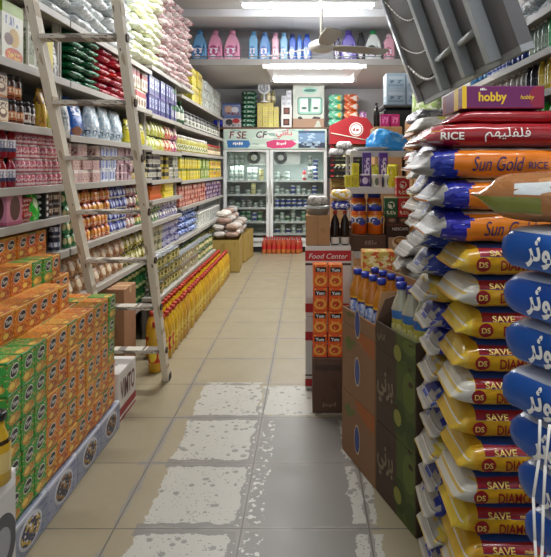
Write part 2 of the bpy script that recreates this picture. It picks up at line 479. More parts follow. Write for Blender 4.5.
# daylight from the open shop front behind the camera
area('shopfront_daylight', (.0, .05, 1.9), 3.2, 2.6, 16, (PI / 2, 0, 0), (.95, .98, 1))
w = bpy.data.worlds.new('daylight'); S.world = w; w.use_nodes = True
w.node_tree.nodes['Background'].inputs[0].default_value = (.9, .95, 1, 1); w.node_tree.nodes['Background'].inputs[1].default_value = .14
S.view_settings.view_transform = 'Standard'; S.view_settings.look = 'None'; S.view_settings.exposure = .12; S.view_settings.gamma = 1

# ------------------------------------------------------------------ ceiling fan
FANM = M('fan_enamel', '#a29e96', .4); FANH = M('fan_hub_enamel', '#cfccc4', .35)
t = thing('ceiling_fan', 'white three-bladed ceiling fan on a long rod', 'ceiling fan', (.127, 5.45, 2.65))
bm = bmesh.new(); add_lathe(bm, [(0, -.05), (.05, -.05), (.1, -.035), (.125, 0), (.12, .03), (.07, .06), (.03, .075), (0, .08)], 20); obj('motor_housing', fin('hub', bm, FANH), t)
bm = bmesh.new(); add_tube(bm, (0, 0, .08), (0, 0, .93), .014, 8); obj('down_rod', fin('rod', bm, FANH), t)
bm = bmesh.new(); add_lathe(bm, [(0, .86), (.05, .87), (.06, .95), (0, .95)], 14); obj('canopy', fin('canopy', bm, FANH), t)
for a in (20, 140, 278):
    bm = bmesh.new(); a = math.radians(a)
    out = [(.1, -.03), (.18, -.06), (.4, -.075), (.68, -.07), (.7, -.04), (.7, .04), (.68, .07), (.4, .075), (.18, .06), (.1, .03)]
    q = []
    for zz in (0, .008):
        q.append([bm.verts.new((x * math.cos(a) - y * math.sin(a), x * math.sin(a) + y * math.cos(a), zz - y * .22)) for x, y in out])
    bm.faces.new(q[0][::-1]); bm.faces.new(q[1])
    for k in range(len(out)): bm.faces.new((q[0][k], q[0][(k + 1) % 10], q[1][(k + 1) % 10], q[1][k]))
    obj('blade', fin('blade', bm, FANM), t)

# ------------------------------------------------------------------ steel shelving
def board(t, y0, y1, z, x0=-1.93, x1=-1.46, lip=.038, m=SHELFM):
    bm = bmesh.new(); add_box(bm, x0, x1, y0, y1, z - .02, z, 0)
    xl = x1 if abs(x1) < abs(x0) else x0
    add_box(bm, xl - .006, xl + .006, y0, y1, z - lip, z + .004, 0, .002)
    return obj('shelf_board', fin('board', bm, m), t)
def unit(y0, y1, levels, label, x0=-1.93, x1=-1.46, zt=2.405):
    t = thing('shelving_unit', label, 'shelving', (0, 0, 0), 0, 'steel shelving along the walls')
    xb = x0 if abs(x0) > abs(x1) else x1
    xf = x1 if xb == x0 else x0
    s = 1 if xb < xf else -1
    bm = bmesh.new(); add_box(bm, xb - .008, xb + .008, y0, y1, 0, zt); obj('back_panel', fin('back', bm, SHELFD), t)
    for y in (y0 + .012, y1 - .012):
        for x in (xb + s * .035, xf - s * .08):
            bm = bmesh.new(); add_box(bm, x - .018, x + .018, y - .01, y + .01, 0, zt, 0, .002); obj('upright', fin('upright', bm, SHELFM), t)
    for L_ in levels:
        if isinstance(L_, tuple): board(t, L_[1], L_[2], L_[0], x0, x1)
        else: board(t, y0 + .001, y1 - .001, L_, x0, x1)
    return t
unit(1.6, 3.5, [2.40, 2.03, 1.72, 1.40, 1.21, (1.0, 3.36, 3.49)], 'grey steel shelving behind the orange boxes, first along the aisle')
unit(3.51, 5.34, [2.40, 2.03, 1.70, 1.40, 1.0, .675, (.3, 4.46, 5.33)], 'grey steel shelving behind the ladder')
unit(5.35, 6.59, [2.46, 2.01, 1.67, 1.38, 1.19, .98, .68, .35], 'grey steel shelving just beyond the ladder', zt=2.465)
unit(6.6, 9.85, [2.35, 2.0, 1.69, 1.35, 1.04, .67, .35], 'grey steel shelving running up to the drinks fridge')
_wb = board(None, 6.62, 7.3, 2.47); _wb.name = 'wall_shelf'; tag(_wb, 'short grey shelf board bracketed high above the jars', 'shelf')
# ------------------------------------------------------------------ product kinds
def jarp(name, cat, r, h, body, cap, n=12, sq=1.):
    me = lathe([(0, 0), (r * .93, 0), (r, .02 * h), (r, .76 * h), (r * .8, .83 * h), (r * .78, .86 * h), (0, .86 * h)], body, n, sq)
    cp = lathe([(0, 0), (r * .86, 0), (r * .86, .15 * h), (r * .8, .165 * h), (0, .165 * h)], cap, n, sq)
    return P(name, cat, me, 2 * r, 2 * r * sq, h, [('lid', cp, (0, 0, .835 * h))])
def bottlep(name, cat, r, h, body, cap, n=14, sq=1., sh=.62, neck=.33, waist=0.):
    prof = [(0, 0), (r * .85, 0), (r, .03 * h), (r, .3 * h), (r * (1 - waist), .42 * h), (r, sh * h), (r * .8, (sh + .12) * h), (r * neck, (sh + .24) * h), (r * neck, .93 * h), (0, .93 * h)]
    cp = lathe([(0, 0), (r * neck * 1.25, 0), (r * neck * 1.25, .09 * h), (r * neck, .1 * h), (0, .1 * h)], cap, 10, sq)
    return P(name, cat, lathe(prof, body, n, sq), 2 * r, 2 * r * sq, h, [('cap', cp, (0, 0, .9 * h))])
def canp(name, cat, r, h, body, rim=STEEL, n=14):
    me = lathe([(0, 0), (r * .94, 0), (r, .02 * h), (r, .05 * h), (r * .98, .07 * h), (r * .98, .93 * h), (r, .95 * h), (r, .98 * h), (r * .92, h), (r * .9, .97 * h), (0, .97 * h)],
               [body, rim], n, mis=[1, 1, 1, 1, 0, 1, 1, 1, 1, 1])
    return P(name, cat, me, 2 * r, 2 * r, h)
def boxp(name, cat, w, d, h, mat, bev=.002): return P(name, cat, box(w, d, h, [mat], bev), w, d, h)
def pouchp(name, cat, w, d, h, mat, seed=0): return P(name, cat, pouch(w, d, h, [mat], seed), w, d, h)
def packp(name, cat, w, d, h, mat, seed=0, amp=.006): return P(name, cat, sack(w, d, h, [mat], seed, nu=12, na=10, amp=amp, tail=.16, n=2.6, droop=.006), w, d, h)
G = {}

# ---- the piles above the top boards
silver = pm('silver_film_pack', '#c6cccd', [('blot', 9, 6, .54, '#e2e7e7'), ('blot', 16, 12, .66, '#98a4a8')], .25, raw=True, bump=.5)
paleyel = pm('pale_yellow_film_pack', '#c6cbb6', [('blot', 7, 5, .58, '#cfca62'), ('blot', 14, 11, .62, '#e9ecdc')], .3, raw=True, bump=.4)
redwh = pm('red_and_white_film_pack', '#cfc8c4', [('blot', 8, 6, .53, '#a83040'), ('blot', 15, 11, .63, '#efe8e2')], .3, raw=True, bump=.4)
redp = pm('dark_red_film_pack', '#9b2531', [('blot', 8, 6, .6, '#c8545a')], .3, raw=True, bump=.3)
for k, (mat, y0, y1, z, nt_, w_, lab) in enumerate(((redp, 2.5, 2.92, 2.405, 6, .2, 'dark red film pack piled on the topmost board'),
        (silver, 2.95, 4.9, 2.405, 10, .32, 'silvery film pack piled high above the ladder'), (paleyel, 4.92, 5.75, 2.465, 11, .27, 'pale yellow film pack piled above the tea boxes'),
        (redwh, 5.77, 7.25, 2.475, 11, .29, 'red and white film pack piled above the purple boxes'))):
    ps = [packp('film_pack', 'pack', w_, .36, .085, mat, seed=k * 5 + q, amp=.016) for q in range(3)]
    n = int((y1 - y0) / w_); pit = (y1 - y0) / n
    for i in range(n):
        h_ = nt_ if z > 2.45 else nt_
        for tq in range(h_):
            lab2 = lab + layer(tq, h_) + ', %s from the near end' % nth(i + 1)
            place(ps[(i + tq) % 3], lab2, (-1.66 + R.uniform(-.02, .05), y0 + pit * (i + .5), z + .001 + tq * .079), PI / 2 + R.uniform(-.1, .1), lab, )

# ---- first unit (nearest)
cer = pm('cereal_box_print', '#e6e7d6', [('rect', 0, 1, .8, 1, '#8fb53a'), ('rect', .1, .9, .6, .78, '#e7e9df'), ('txt', .15, .85, .62, .76, '#33449c', 9, 5), ('ell', .55, .42, .25, .16, '#d9b447'), ('ell', .3, .38, .2, .1, '#6d4a3a'), ('ell', .55, .12, .42, .13, '#d9641f'), ('txt', .25, .85, .07, .18, '#f3d34a', 14, 20)], .4)
G['cereal'] = boxp('cereal_box', 'cereal box', .21, .07, .30, cer)
wbx = pm('white_blue_box_print', '#e4e4e0', [('rect', .1, .9, .55, .8, '#c9d6e0'), ('txt', .1, .9, .2, .5, '#5c6c86', 8, 12), ('band', .0, .06, '#55738f')], .4)
G['whitebox'] = boxp('cereal_box', 'cereal box', .19, .07, .30, wbx)
fill(G['whitebox'], 'white cereal box on the highest board beside the yellow-green one', 2.032, 2.55, 2.78)
place(G['cereal'], 'yellow-green cereal box with an orange oval, on the second-highest board', (-1.53, 2.9, 2.032), PI / 2, 'cereal boxes')
pal = pm('pale_narrow_box_print', '#d6d5cb', [('rect', .1, .9, .1, .7, '#8a9470'), ('txt', .1, .9, .3, .9, '#63664f', 7, 14)], .4)
G['pale'] = boxp('biscuit_box', 'box', .075, .12, .25, pal)
fill(G['pale'], 'narrow pale biscuit box beside the yellow-green cereal box', 2.032, 3.03, 3.22)
yb = pm('mustard_box_print', '#c8b32a', [('rect', .1, .9, .1, .3, '#a88d1c')], .4)
G['mus'] = boxp('tea_box', 'box', .09, .12, .21, yb)
place(G['mus'], 'plain mustard-yellow box standing behind the ladder rail', (-1.55, 3.3, 2.032), PI / 2)
wbk = pm('white_black_pack', '#dcdad4', [('rect', .15, .85, .6, .88, '#26262a'), ('txt', .2, .8, .66, .82, '#e9e7e0', 8, 16), ('txt', .2, .9, .1, .5, '#4a4a4c', 5, 8)], .4)
G['wbk'] = pouchp('flour_pouch', 'pouch', .13, .08, .235, wbk, 3)
place(G['wbk'], 'white pouch with black label next to the mustard box', (-1.54, 3.40, 2.032), PI / 2)
rb = pm('red_white_box', '#b62a33', [('rect', .0, .35, 0, 1, '#e6d7cf'), ('txt', .4, .95, .2, .8, '#e9c7c0', 7, 9)], .4)
G['redlie'] = boxp('sweet_box', 'box', .13, .16, .07, rb)
fill(G['redlie'], 'red and white box lying on the biscuit boxes', 2.288, 3.03, 3.22)
# second board: coffee and yellow bags
cof = pm('coffee_box_print', '#d8c3a4', [('band', .86, 1, '#3b251b'), ('ell', .5, .4, .36, .2, '#6a3d23'), ('ell', .5, .45, .25, .1, '#ead9bd'), ('txt', .1, .9, .62, .82, '#3a2018', 8, 10), ('band', 0, .1, '#b9772f')], .4)
G['cof'] = boxp('coffee_box', 'coffee box', .11, .1, .125, cof)
fill(G['cof'], 'cream and brown coffee box beside the coffee jars', 1.722, 2.5, 2.86, 2)
cj = pm('coffee_jar_body', '#3a2118', [('band', .2, .62, '#b2653d'), ('txt', 0, 1, .3, .55, '#efd9b8', 9, 8), ('band', .05, .14, '#8a3b22')], .3)
G['cj'] = jarp('coffee_jar', 'jar', .032, .125, cj, CAPBLACK)
fill(G['cj'], 'dark coffee jar with orange-brown label by the coffee boxes', 1.722, 2.88, 3.02, 2)
wj = pm('coffee_jar_white', '#2b1a14', [('band', .18, .65, '#e2dcd0'), ('txt', 0, 1, .3, .55, '#6a2a22', 8, 8)], .3)
G['wj'] = jarp('coffee_jar', 'jar', .034, .13, wj, CAPBLACK)
fill(G['wj'], 'black-lidded jar with white label by the golden bags', 1.722, 3.025, 3.17)
gold = pm('golden_bag_print', '#b98a1e', [('blot', 4, 5, .52, '#8f5d16'), ('ell', .5, .45, .3, .2, '#d9b23a'), ('txt', .2, .8, .6, .8, '#6a3512', 6, 9)], .3, bump=.3)
G['gold'] = pouchp('snack_bag', 'pouch', .085, .08, .23, gold, 5)
fill(G['gold'], 'golden brown snack bag beside the black-lidded jars', 1.722, 3.17, 3.33)
lime = pm('lime_bag_print', '#c7cf3a', [('blot', 4, 5, .56, '#e6e6c0'), ('txt', .1, .9, .5, .8, '#6e7f1f', 6, 8)], .35, bump=.3)
G['lime'] = pouchp('snack_bag', 'pouch', .12, .09, .22, lime, 6)
place(G['lime'], 'lime-yellow bag right beside the ladder rail on the second board', (-1.54, 3.4, 1.722), PI / 2)
# third board: red juice bottles and pink jars
rj = pm('red_juice_body', '#8e1424', [('band', .22, .66, '#e8e2e2'), ('txt', 0, 1, .36, .6, '#8c8ca0', 6, 7), ('band', .22, .36, '#3b3d5c')], .2)
G['rj'] = bottlep('cordial_bottle', 'bottle', .031, .148, rj, CAPRED, sq=.8, sh=.66, neck=.4)
fill(G['rj'], 'red cordial bottle with white label near the coffee jars', 1.402, 2.5, 2.95, 2)
pj = pm('pink_jar_body', '#c96a77', [('band', .12, .3, '#ead7d5'), ('band', .4, .75, '#a52c3e'), ('txt', 0, 1, .42, .72, '#edc9c9', 8, 8)], .25)
G['pj'] = jarp('jam_jar', 'jar', .029, .074, pj, M('pinkish_lid', '#dcc9c6', .3))
fill(G['pj'], 'small pink-red jam jar between cordial and ladder', 1.402, 2.97, 3.49, 4)
# fourth board
G['bb'] = boxp('toothbrush_box', 'box', .11, .1, .14, pm('pale_blue_box_print', '#8fb0d8', [('rect', .2, .8, .15, .6, '#4b5a78'), ('band', .75, 1, '#b9c9e2')], .4))
fill(G['bb'], 'pale blue toothbrush box on the board above the orange cartons', 1.212, 2.52, 2.79)
me = box(.15, .1, .155, [pm('pink_tray_print', '#d98e9e', [('ell', .5, .55, .33, .4, '#6b4a40'), ('band', 0, .12, '#c2637a')], .45)], .003)
place(P('display_tray', 'tray', me, .15, .1, .155), 'pink display box with rounded brown opening above the orange cartons', (-1.53, 2.89, 1.212), PI / 2)
G['plate'] = boxp('wafer_pack', 'pack', .1, .12, .025, pm('red_wafer_print', '#b4303a', [('rect', .1, .9, .3, .7, '#e3cdb6'), ('txt', .1, .9, .2, .8, '#8a1a24', 6, 4)], .35))
fill(G['plate'], 'thin red wafer pack lying beside the pink display box', 1.212, 2.98, 3.09, 5)
grn = pm('green_gel_pack', '#3fae35', [('blot', 4, 4, .55, '#7fd056'), ('ell', .5, .6, .2, .2, '#d9e8c0')], .2)
G['gp'] = pouchp('handwash_pouch', 'pouch', .12, .07, .155, grn, 9)
place(G['gp'], 'bright green pouch beside the dotted black box', (-1.53, 3.16, 1.212), PI / 2)
G['dots'] = boxp('dotted_box', 'box', .05, .09, .15, pm('black_dotted_print', '#1c1b1e', [('ell', .5, .15, .25, .07, '#e8e4dd'), ('ell', .5, .38, .25, .07, '#e8e4dd'), ('ell', .5, .61, .25, .07, '#e8e4dd'), ('ell', .5, .84, .25, .07, '#e8e4dd')], .4))
place(G['dots'], 'black box with a column of white dots by the green pouch', (-1.53, 3.26, 1.212), PI / 2)
G['tin'] = canp('dark_tin', 'tin', .031, .075, pm('dark_tin_print', '#4a3530', [('band', .3, .7, '#8a6a52'), ('txt', 0, 1, .35, .65, '#e0d2bd', 7, 7)], .35))
fill(G['tin'], 'small dark brown tin near the dotted box', 1.212, 3.3, 3.49, 2)
G['tin2'] = canp('dark_tin', 'tin', .033, .09, pm('navy_tin_print', '#232a3c', [('band', .3, .6, '#6c7ea6'), ('txt', 0, 1, .3, .6, '#dfe3ea', 7, 7)], .35))
fill(G['tin2'], 'navy tin on the short low board beside the ladder', 1.002, 3.37, 3.49, 2)

# ---- second unit (behind the ladder)
gf = pm('green_flat_pack', '#0f5b35', [('blot', 12, 5, .6, '#0b4428'), ('txt', .2, .8, .3, .6, '#5fae86', 20, 8)], .25, raw=True, bump=.5)
rf = pm('red_flat_pack', '#b51f33', [('blot', 12, 5, .56, '#8d1526'), ('txt', .2, .8, .3, .6, '#e39aa2', 20, 8)], .25, raw=True, bump=.5)
for nm, mat, y0, y1, lab in (('g', gf, 3.57, 4.08, 'dark green flat tea pack in the pile behind the ladder'), ('r', rf, 4.09, 4.75, 'crimson flat tea pack piled next to the green ones')):
    ps = [packp('flat_pack', 'pack', .25 if nm == 'g' else .21, .3, .048, mat, seed=30 + q, amp=.012) for q in range(2)]
    n = 2 if nm == 'g' else 3
    for i in range(n):
        for tq in range(7):
            place(ps[(tq + i) % 2], lab + layer(tq, 7) + ', %s from the ladder side' % nth(i + 1), (-1.635 + R.uniform(-.02, .03), y0 + (y1 - y0) / n * (i + .5), 2.033 + tq * .0485), PI / 2 + R.uniform(-.08, .08), lab)
tea = pm('tea_box_print', '#dcd3c4', [('rect', .0, 1, .62, .9, '#a83233'), ('ell', .5, .35, .35, .2, '#7c5a3c'), ('band', 0, .1, '#c9b487')], .4)
G['tea'] = boxp('tea_box', 'box', .085, .12, .165, tea)
fill(G['tea'], 'white and red tea box beyond the crimson packs', 2.032, 4.78, 5.32, 2)
G['wpk'] = pouchp('sugar_pouch', 'pouch', .08, .07, .2, pm('white_sachet', '#d9dcdc', [('txt', .1, .9, .3, .8, '#8896a6', 5, 8)], .4), 8)
fill(G['wpk'], 'white pouch between ladder rail and blue bag', 1.702, 3.53, 3.62)
blb = pm('royal_blue_bag', '#1f4fae', [('blot', 5, 5, .58, '#5f8ad0'), ('ell', .45, .15, .3, .12, '#8a5a3a'), ('txt', .2, .8, .55, .8, '#d8e2f2', 6, 8)], .25, bump=.4)
G['blb'] = pouchp('detergent_bag', 'bag', .26, .12, .26, blb, 11)
place(G['blb'], 'royal blue bag seen between the ladder rails', (-1.56, 3.76, 1.702), PI / 2)
ice = pm('ice_blue_bag', '#b7c8d4', [('blot', 7, 6, .55, '#e4ebee'), ('blot', 12, 9, .62, '#7aa6c4'), ('txt', .2, .8, .1, .25, '#3e4f66', 8, 20)], .25, bump=.5)
G['ice'] = pouchp('detergent_bag', 'bag', .22, .12, .25, ice, 12)
fill(G['ice'], 'ice-blue crinkled bag beside the royal blue bag', 1.702, 3.92, 4.68)
yel = pm('yellow_pack_print', '#d4cc2e', [('txt', .15, .85, .55, .8, '#2e3a1e', 5, 6), ('blot', 5, 5, .62, '#efe9a0'), ('band', 0, .08, '#7d9a2a')], .35)
G['yel'] = pouchp('pasta_pouch', 'pouch', .105, .08, .21, yel, 13)
fill(G['yel'], 'yellow-green pasta pouch just past the far ladder rail', 1.702, 4.76, 5.32)
def smallbox(name, cat, base, accents, w=.075, h=.085, d=.1): return boxp(name, cat, w, d, h, pm(name + base, base, accents, .4))
G['pb'] = smallbox('soap_box', 'box', '#c9a6a0', [('rect', .1, .9, .2, .55, '#8a4a44'), ('band', .75, 1, '#e4d7d0'), ('txt', .1, .9, .2, .55, '#e8d6cf', 6, 5)])
fill(G['pb'], 'pinkish-brown soap box in the block behind the ladder', 1.402, 3.54, 4.12, 3, miss=.4)
G['wb'] = smallbox('soap_box', 'box', '#dfe3ea', [('rect', .1, .45, .15, .85, '#3c5db0'), ('txt', .5, .95, .2, .8, '#5a6f9c', 6, 5)])
fill(G['wb'], 'white and blue soap box amid the pinkish soaps', 1.402, 4.13, 4.46, 3)
G['mb'] = smallbox('soap_box', 'box', '#a8848e', [('band', .3, .6, '#6d4653'), ('txt', .1, .9, .3, .6, '#e2d2d2', 6, 6), ('band', .85, 1, '#d8c4c6')], h=.065)
fill(G['mb'], 'mauve soap box past the white and blue ones', 1.402, 4.47, 4.86, 4)
G['yj'] = canp('mustard_tin', 'tin', .036, .11, pm('mustard_tin_print', '#c9b25a', [('band', .55, .85, '#2c2a2c'), ('txt', 0, 1, .15, .5, '#e7dfc0', 7, 7)], .35))
fill(G['yj'], 'mustard and black tin at the far end past mauve soaps', 1.402, 4.88, 5.33, 2)
def sachet(base, acc, nm, seed): return pouchp('spice_sachet', 'sachet', .072, .05, .087, pm(nm, base, acc, .3), seed)
sac = [(sachet('#2f7a4a', [('ell', .5, .5, .3, .25, '#d8c99a')], 'green_sachet', 1), 'green spice sachet next to the ladder, grid behind it', 3.53, 3.72),
       (sachet('#c25a22', [('ell', .5, .55, .32, .25, '#e0a24a'), ('band', .8, 1, '#9c2c1c'), ('txt', .1, .9, .1, .35, '#f0e0c0', 5, 8)], 'orange_sachet', 2), 'orange-red spice sachet in the grid behind the ladder', 3.73, 4.32),
       (sachet('#3f4a9a', [('ell', .5, .5, .3, .25, '#b9c0e0'), ('band', .0, .15, '#d8d4c4')], 'blue_sachet', 3), 'blue-violet spice sachet beyond the orange sachets', 4.33, 4.72),
       (sachet('#a8787a', [('ell', .5, .5, .3, .25, '#d8d0c4'), ('band', .75, 1, '#6d3c46')], 'dusky_sachet', 4), 'dusky pink spice sachet past the blue sachets', 4.73, 4.98),
       (sachet('#5f8a5a', [('ell', .5, .5, .3, .25, '#d9c27a'), ('band', .75, 1, '#b0442c')], 'sage_sachet', 5), 'sage green spice sachet at the far rail of the ladder', 4.99, 5.32)]
for p, lab, y0, y1 in sac: fill(p, lab, 1.002, y0, y1, 4)
G['tan'] = pouchp('lentil_bag', 'bag', .13, .1, .13, pm('tan_bag_print', '#a87a52', [('blot', 6, 6, .52, '#c9a27a'), ('ell', .5, .5, .3, .2, '#e2d2b8')], .35, bump=.3), 6)
fill(G['tan'], 'tan lentil bag on the low board behind the ladder', .677, 3.56, 4.7, 2)
G['yk'] = pouchp('lentil_bag', 'bag', .11, .09, .13, pm('yellow_black_bag', '#b9ae3c', [('blot', 5, 5, .5, '#3a3a2a'), ('ell', .5, .5, .3, .2, '#e6e0b4')], .35, bump=.3), 7)
fill(G['yk'], 'yellow and black lentil bag past the tan ones', .677, 4.72, 5.33, 2)
gj = pm('green_jar_body', '#2f6f3a', [('band', .25, .6, '#7fae4a'), ('txt', 0, 1, .3, .55, '#e4e2b4', 7, 6)], .25)
G['gj'] = jarp('pickle_jar', 'jar', .045, .115, gj, CAPGREEN)
fill(G['gj'], 'green pickle jar on the bottom board behind the ladder', .302, 4.48, 5.3, 3)

# ---- third unit
nav = pm('navy_tea_box_print', '#2c2f6e', [('rect', .2, .8, .35, .85, '#b9c0dc'), ('txt', .25, .75, .4, .8, '#3a3f86', 5, 8), ('band', 0, .12, '#5a4a8c')], .35)
G['nav'] = boxp('navy_tea_box', 'tea box', .095, .12, .185, nav)
fill(G['nav'], 'navy tea box beneath the red and white packs', 2.012, 5.38, 6.3, 2)
pur = pm('purple_grey_box_print', '#5c5a86', [('rect', .15, .85, .3, .7, '#c9c8d4'), ('band', .8, 1, '#3c7a4a')], .35)
G['pur'] = boxp('navy_tea_box', 'tea box', .09, .12, .185, pur)
fill(G['pur'], 'grey-violet tea box with green top beside the navy ones', 2.012, 6.31, 6.57, 2)
for nm, base, acc, y0, y1, lab in (('a', '#a9b23c', '#dfe0a0', 5.38, 5.7, 'lime noodle pouch under the navy tea boxes'), ('b', '#c8b35a', '#7fae4a', 5.71, 6.05, 'straw-yellow noodle pouch under the navy tea boxes'),
                                   ('c', '#c8594a', '#efd0a0', 6.06, 6.3, 'coral red noodle pouch under the tea boxes'), ('d', '#a83a5a', '#d8c0cc', 6.31, 6.57, 'raspberry red noodle pouch at the shelf divider')):
    p = pouchp('noodle_pouch', 'pouch', .1, .08, .14, pm('noodle_' + nm, base, [('blot', 5, 5, .54, acc), ('ell', .5, .5, .28, .2, '#ece4c4')], .3, bump=.3), ord(nm))
    fill(p, lab, 1.672, y0, y1, 2)
for nm, base, acc, y0, y1, lab in (('a', '#3a3a3e', '#cfc9b8', 5.38, 5.8, 'black and cream sauce box past the ladder rail'), ('b', '#b9a23c', '#4a4632', 5.81, 6.15, 'olive-yellow sauce box past the black ones'), ('c', '#8f8c82', '#d6d2bc', 6.16, 6.57, 'grey sauce box at the shelf divider')):
    p = boxp('sauce_box', 'box', .085, .1, .125, pm('sauce_' + nm, base, [('band', .25, .6, acc), ('txt', .1, .9, .3, .55, '#26262a', 6, 6), ('band', .85, 1, acc)], .4))
    fill(p, lab, 1.382, y0, y1, 2, miss=.2)
G['ob'] = boxp('flat_orange_box', 'box', .42, .2, .045, pm('orange_carton_print', '#d9701e', [('rect', .05, .95, .15, .5, '#c25a14')], .45))
fill(G['ob'], 'flat orange box in the short pile beyond the ladder', 1.192, 5.42, 5.86, 3)
G['yb2'] = boxp('flat_yellow_box', 'box', .4, .2, .036, pm('yellow_carton_print', '#d9c22a', [('rect', .05, .95, .2, .55, '#e8d860')], .45))
fill(G['yb2'], 'flat yellow box piled against the orange boxes', 1.192, 5.9, 6.33, 4)
for nm, base, acc, y0, y1, lab in (('a', '#4a7a4e', '#c9cfa0', 5.38, 5.8, 'green spice bag below the flat orange boxes'), ('b', '#8c86b4', '#dcd8e6', 5.81, 6.57, 'lilac spice bag below the flat yellow boxes')):
    p = pouchp('spice_bag', 'bag', .1, .08, .095, pm('spicebag_' + nm, base, [('blot', 5, 5, .54, acc), ('ell', .5, .5, .3, .2, '#e8e4d8')], .3, bump=.3), ord(nm))
    fill(p, lab, .982, y0, y1, 2)
for nm, base, acc, y0, y1, lab in (('a', '#8a8a6c', '#d6d0a4', 5.38, 5.85, 'khaki soup pack low down beyond the ladder'), ('b', '#6a6c96', '#c6c6da', 5.86, 6.57, 'slate-blue soup pack low down at the divider')):
    p = boxp('soup_pack', 'pack', .11, .1, .085, pm('soup_' + nm, base, [('band', .25, .7, acc), ('txt', .1, .9, .3, .65, '#3f4058', 6, 6)], .4))
    fill(p, lab, .682, y0, y1, 3, jit=.03)
# ---- fourth unit
ty = pm('tall_yellow_box_print', '#cbb92c', [('blot', 3, 6, .56, '#dcd68a'), ('rect', .1, .9, .55, .8, '#9c8a2a'), ('band', 0, .06, '#7a8a2e')], .4)
G['ty'] = boxp('tall_yellow_box', 'box', .17, .16, .225, ty)
fill(G['ty'], 'yellow box in the tall pile under the bulkhead', 2.352, 7.34, 8.08, 2)
pr = pm('grey_pattern_roll', '#b9bcb4', [('blot', 9, 9, .5, '#7c8a86'), ('blot', 14, 14, .6, '#e6e6e0'), ('band', .9, 1, '#d6c9b4')], .4)
G['pr'] = boxp('tissue_pack', 'pack', .19, .16, .14, pr, .012)
fill(G['pr'], 'grey patterned tissue pack piled towards the back wall', 2.352, 8.12, 9.8, 3)
db = bottlep('green_glass_bottle', 'bottle', .06, .3, pm('dark_green_bottle', '#3c5a44', [('band', .25, .55, '#cfd0c0')], .2), CAPGREEN, sh=.6)
fill(db, 'dark green bottle at the start of the white jars', 2.002, 6.62, 6.98)
bj = pm('white_label_jar', '#3f4038', [('band', .18, .62, '#d8d8d0'), ('txt', 0, 1, .28, .55, '#5a6a4a', 6, 6)], .3)
G['bj'] = jarp('honey_jar', 'jar', .058, .2, bj, CAPBLACK)
fill(G['bj'], 'black-lidded jar with white label on the high board', 2.002, 7.0, 9.7)
yj = pm('oil_jar_body', '#a8a04a', [('band', .15, .55, '#dcdcb8'), ('txt', 0, 1, .22, .5, '#6a7a3a', 5, 6)], .25)
G['oj'] = jarp('ghee_jar', 'jar', .065, .2, yj, CAPWHITE)
fill(G['oj'], 'yellowish ghee jar under the black-lidded jars', 1.692, 6.64, 8.6)
G['oj2'] = jarp('ghee_jar', 'jar', .065, .17, pm('brown_jar_body', '#7a5a3a', [('band', .15, .55, '#d8c8a8')], .25), CAPRED)
fill(G['oj2'], 'brown red-lidded jar under the black-lidded jars', 1.692, 8.62, 9.8)
for nm, base, acc, y0, y1, lab in (('a', '#cdb91e', '#efe67a', 6.64, 7.9, 'bright yellow custard box at mid height'), ('b', '#7f9a3a', '#dfe0a0', 7.92, 8.7, 'green custard box between the yellow ones'), ('c', '#dab41a', '#b4641c', 8.72, 9.8, 'amber yellow custard box nearest the fridge')):
    p = boxp('custard_box', 'box', .13, .1, .14, pm('custard_' + nm, base, [('ell', .5, .5, .35, .25, acc), ('band', .8, 1, '#6f7a2a'), ('txt', .15, .85, .35, .65, '#6a5a1a', 5, 6)], .4))
    fill(p, lab, 1.352, y0, y1, 2)
for nm, base, acc, y0, y1, lab in (('a', '#9c3a30', '#d8a890', 6.62, 8.35, 'small red biscuit pack in the broad red block'), ('b', '#3c3f78', '#b04a58', 8.37, 9.8, 'navy and red biscuit pack nearest the fridge')):
    p = boxp('biscuit_pack', 'pack', .15, .12, .062, pm('biscuit_' + nm, base, [('blot', 4, 3, .55, acc), ('rect', .1, .6, .3, .7, '#c8463a' if nm == 'a' else '#6a6fae'), ('txt', .1, .9, .25, .75, '#ead6c0', 6, 5)], .35))
    fill(p, lab, 1.042, y0, y1, 4, jit=.02)
G['blu'] = packp('napkin_pack', 'pack', .28, .22, .085, pm('blue_white_pack', '#2f55b4', [('blot', 5, 4, .52, '#c9d4ea')], .3, raw=True), 3)
fill(G['blu'], 'blue and white napkin pack low on the far shelves', .672, 6.75, 7.75, 4, jit=.04)
G['wr'] = canp('kitchen_roll', 'paper roll', .055, .21, pm('white_roll_print', '#d2d4cc', [('blot', 6, 5, .55, '#8f9a8a')], .6), CAPWHITE)
fill(G['wr'], 'pale kitchen roll low on the far shelves', .672, 7.85, 8.7)
G['gr'] = canp('kitchen_roll', 'paper roll', .055, .21, pm('grey_roll_print', '#8c8e8a', [('blot', 6, 5, .55, '#c6c8c2')], .6), CAPWHITE)
fill(G['gr'], 'grey kitchen roll nearest the fridge', .672, 8.75, 9.7)

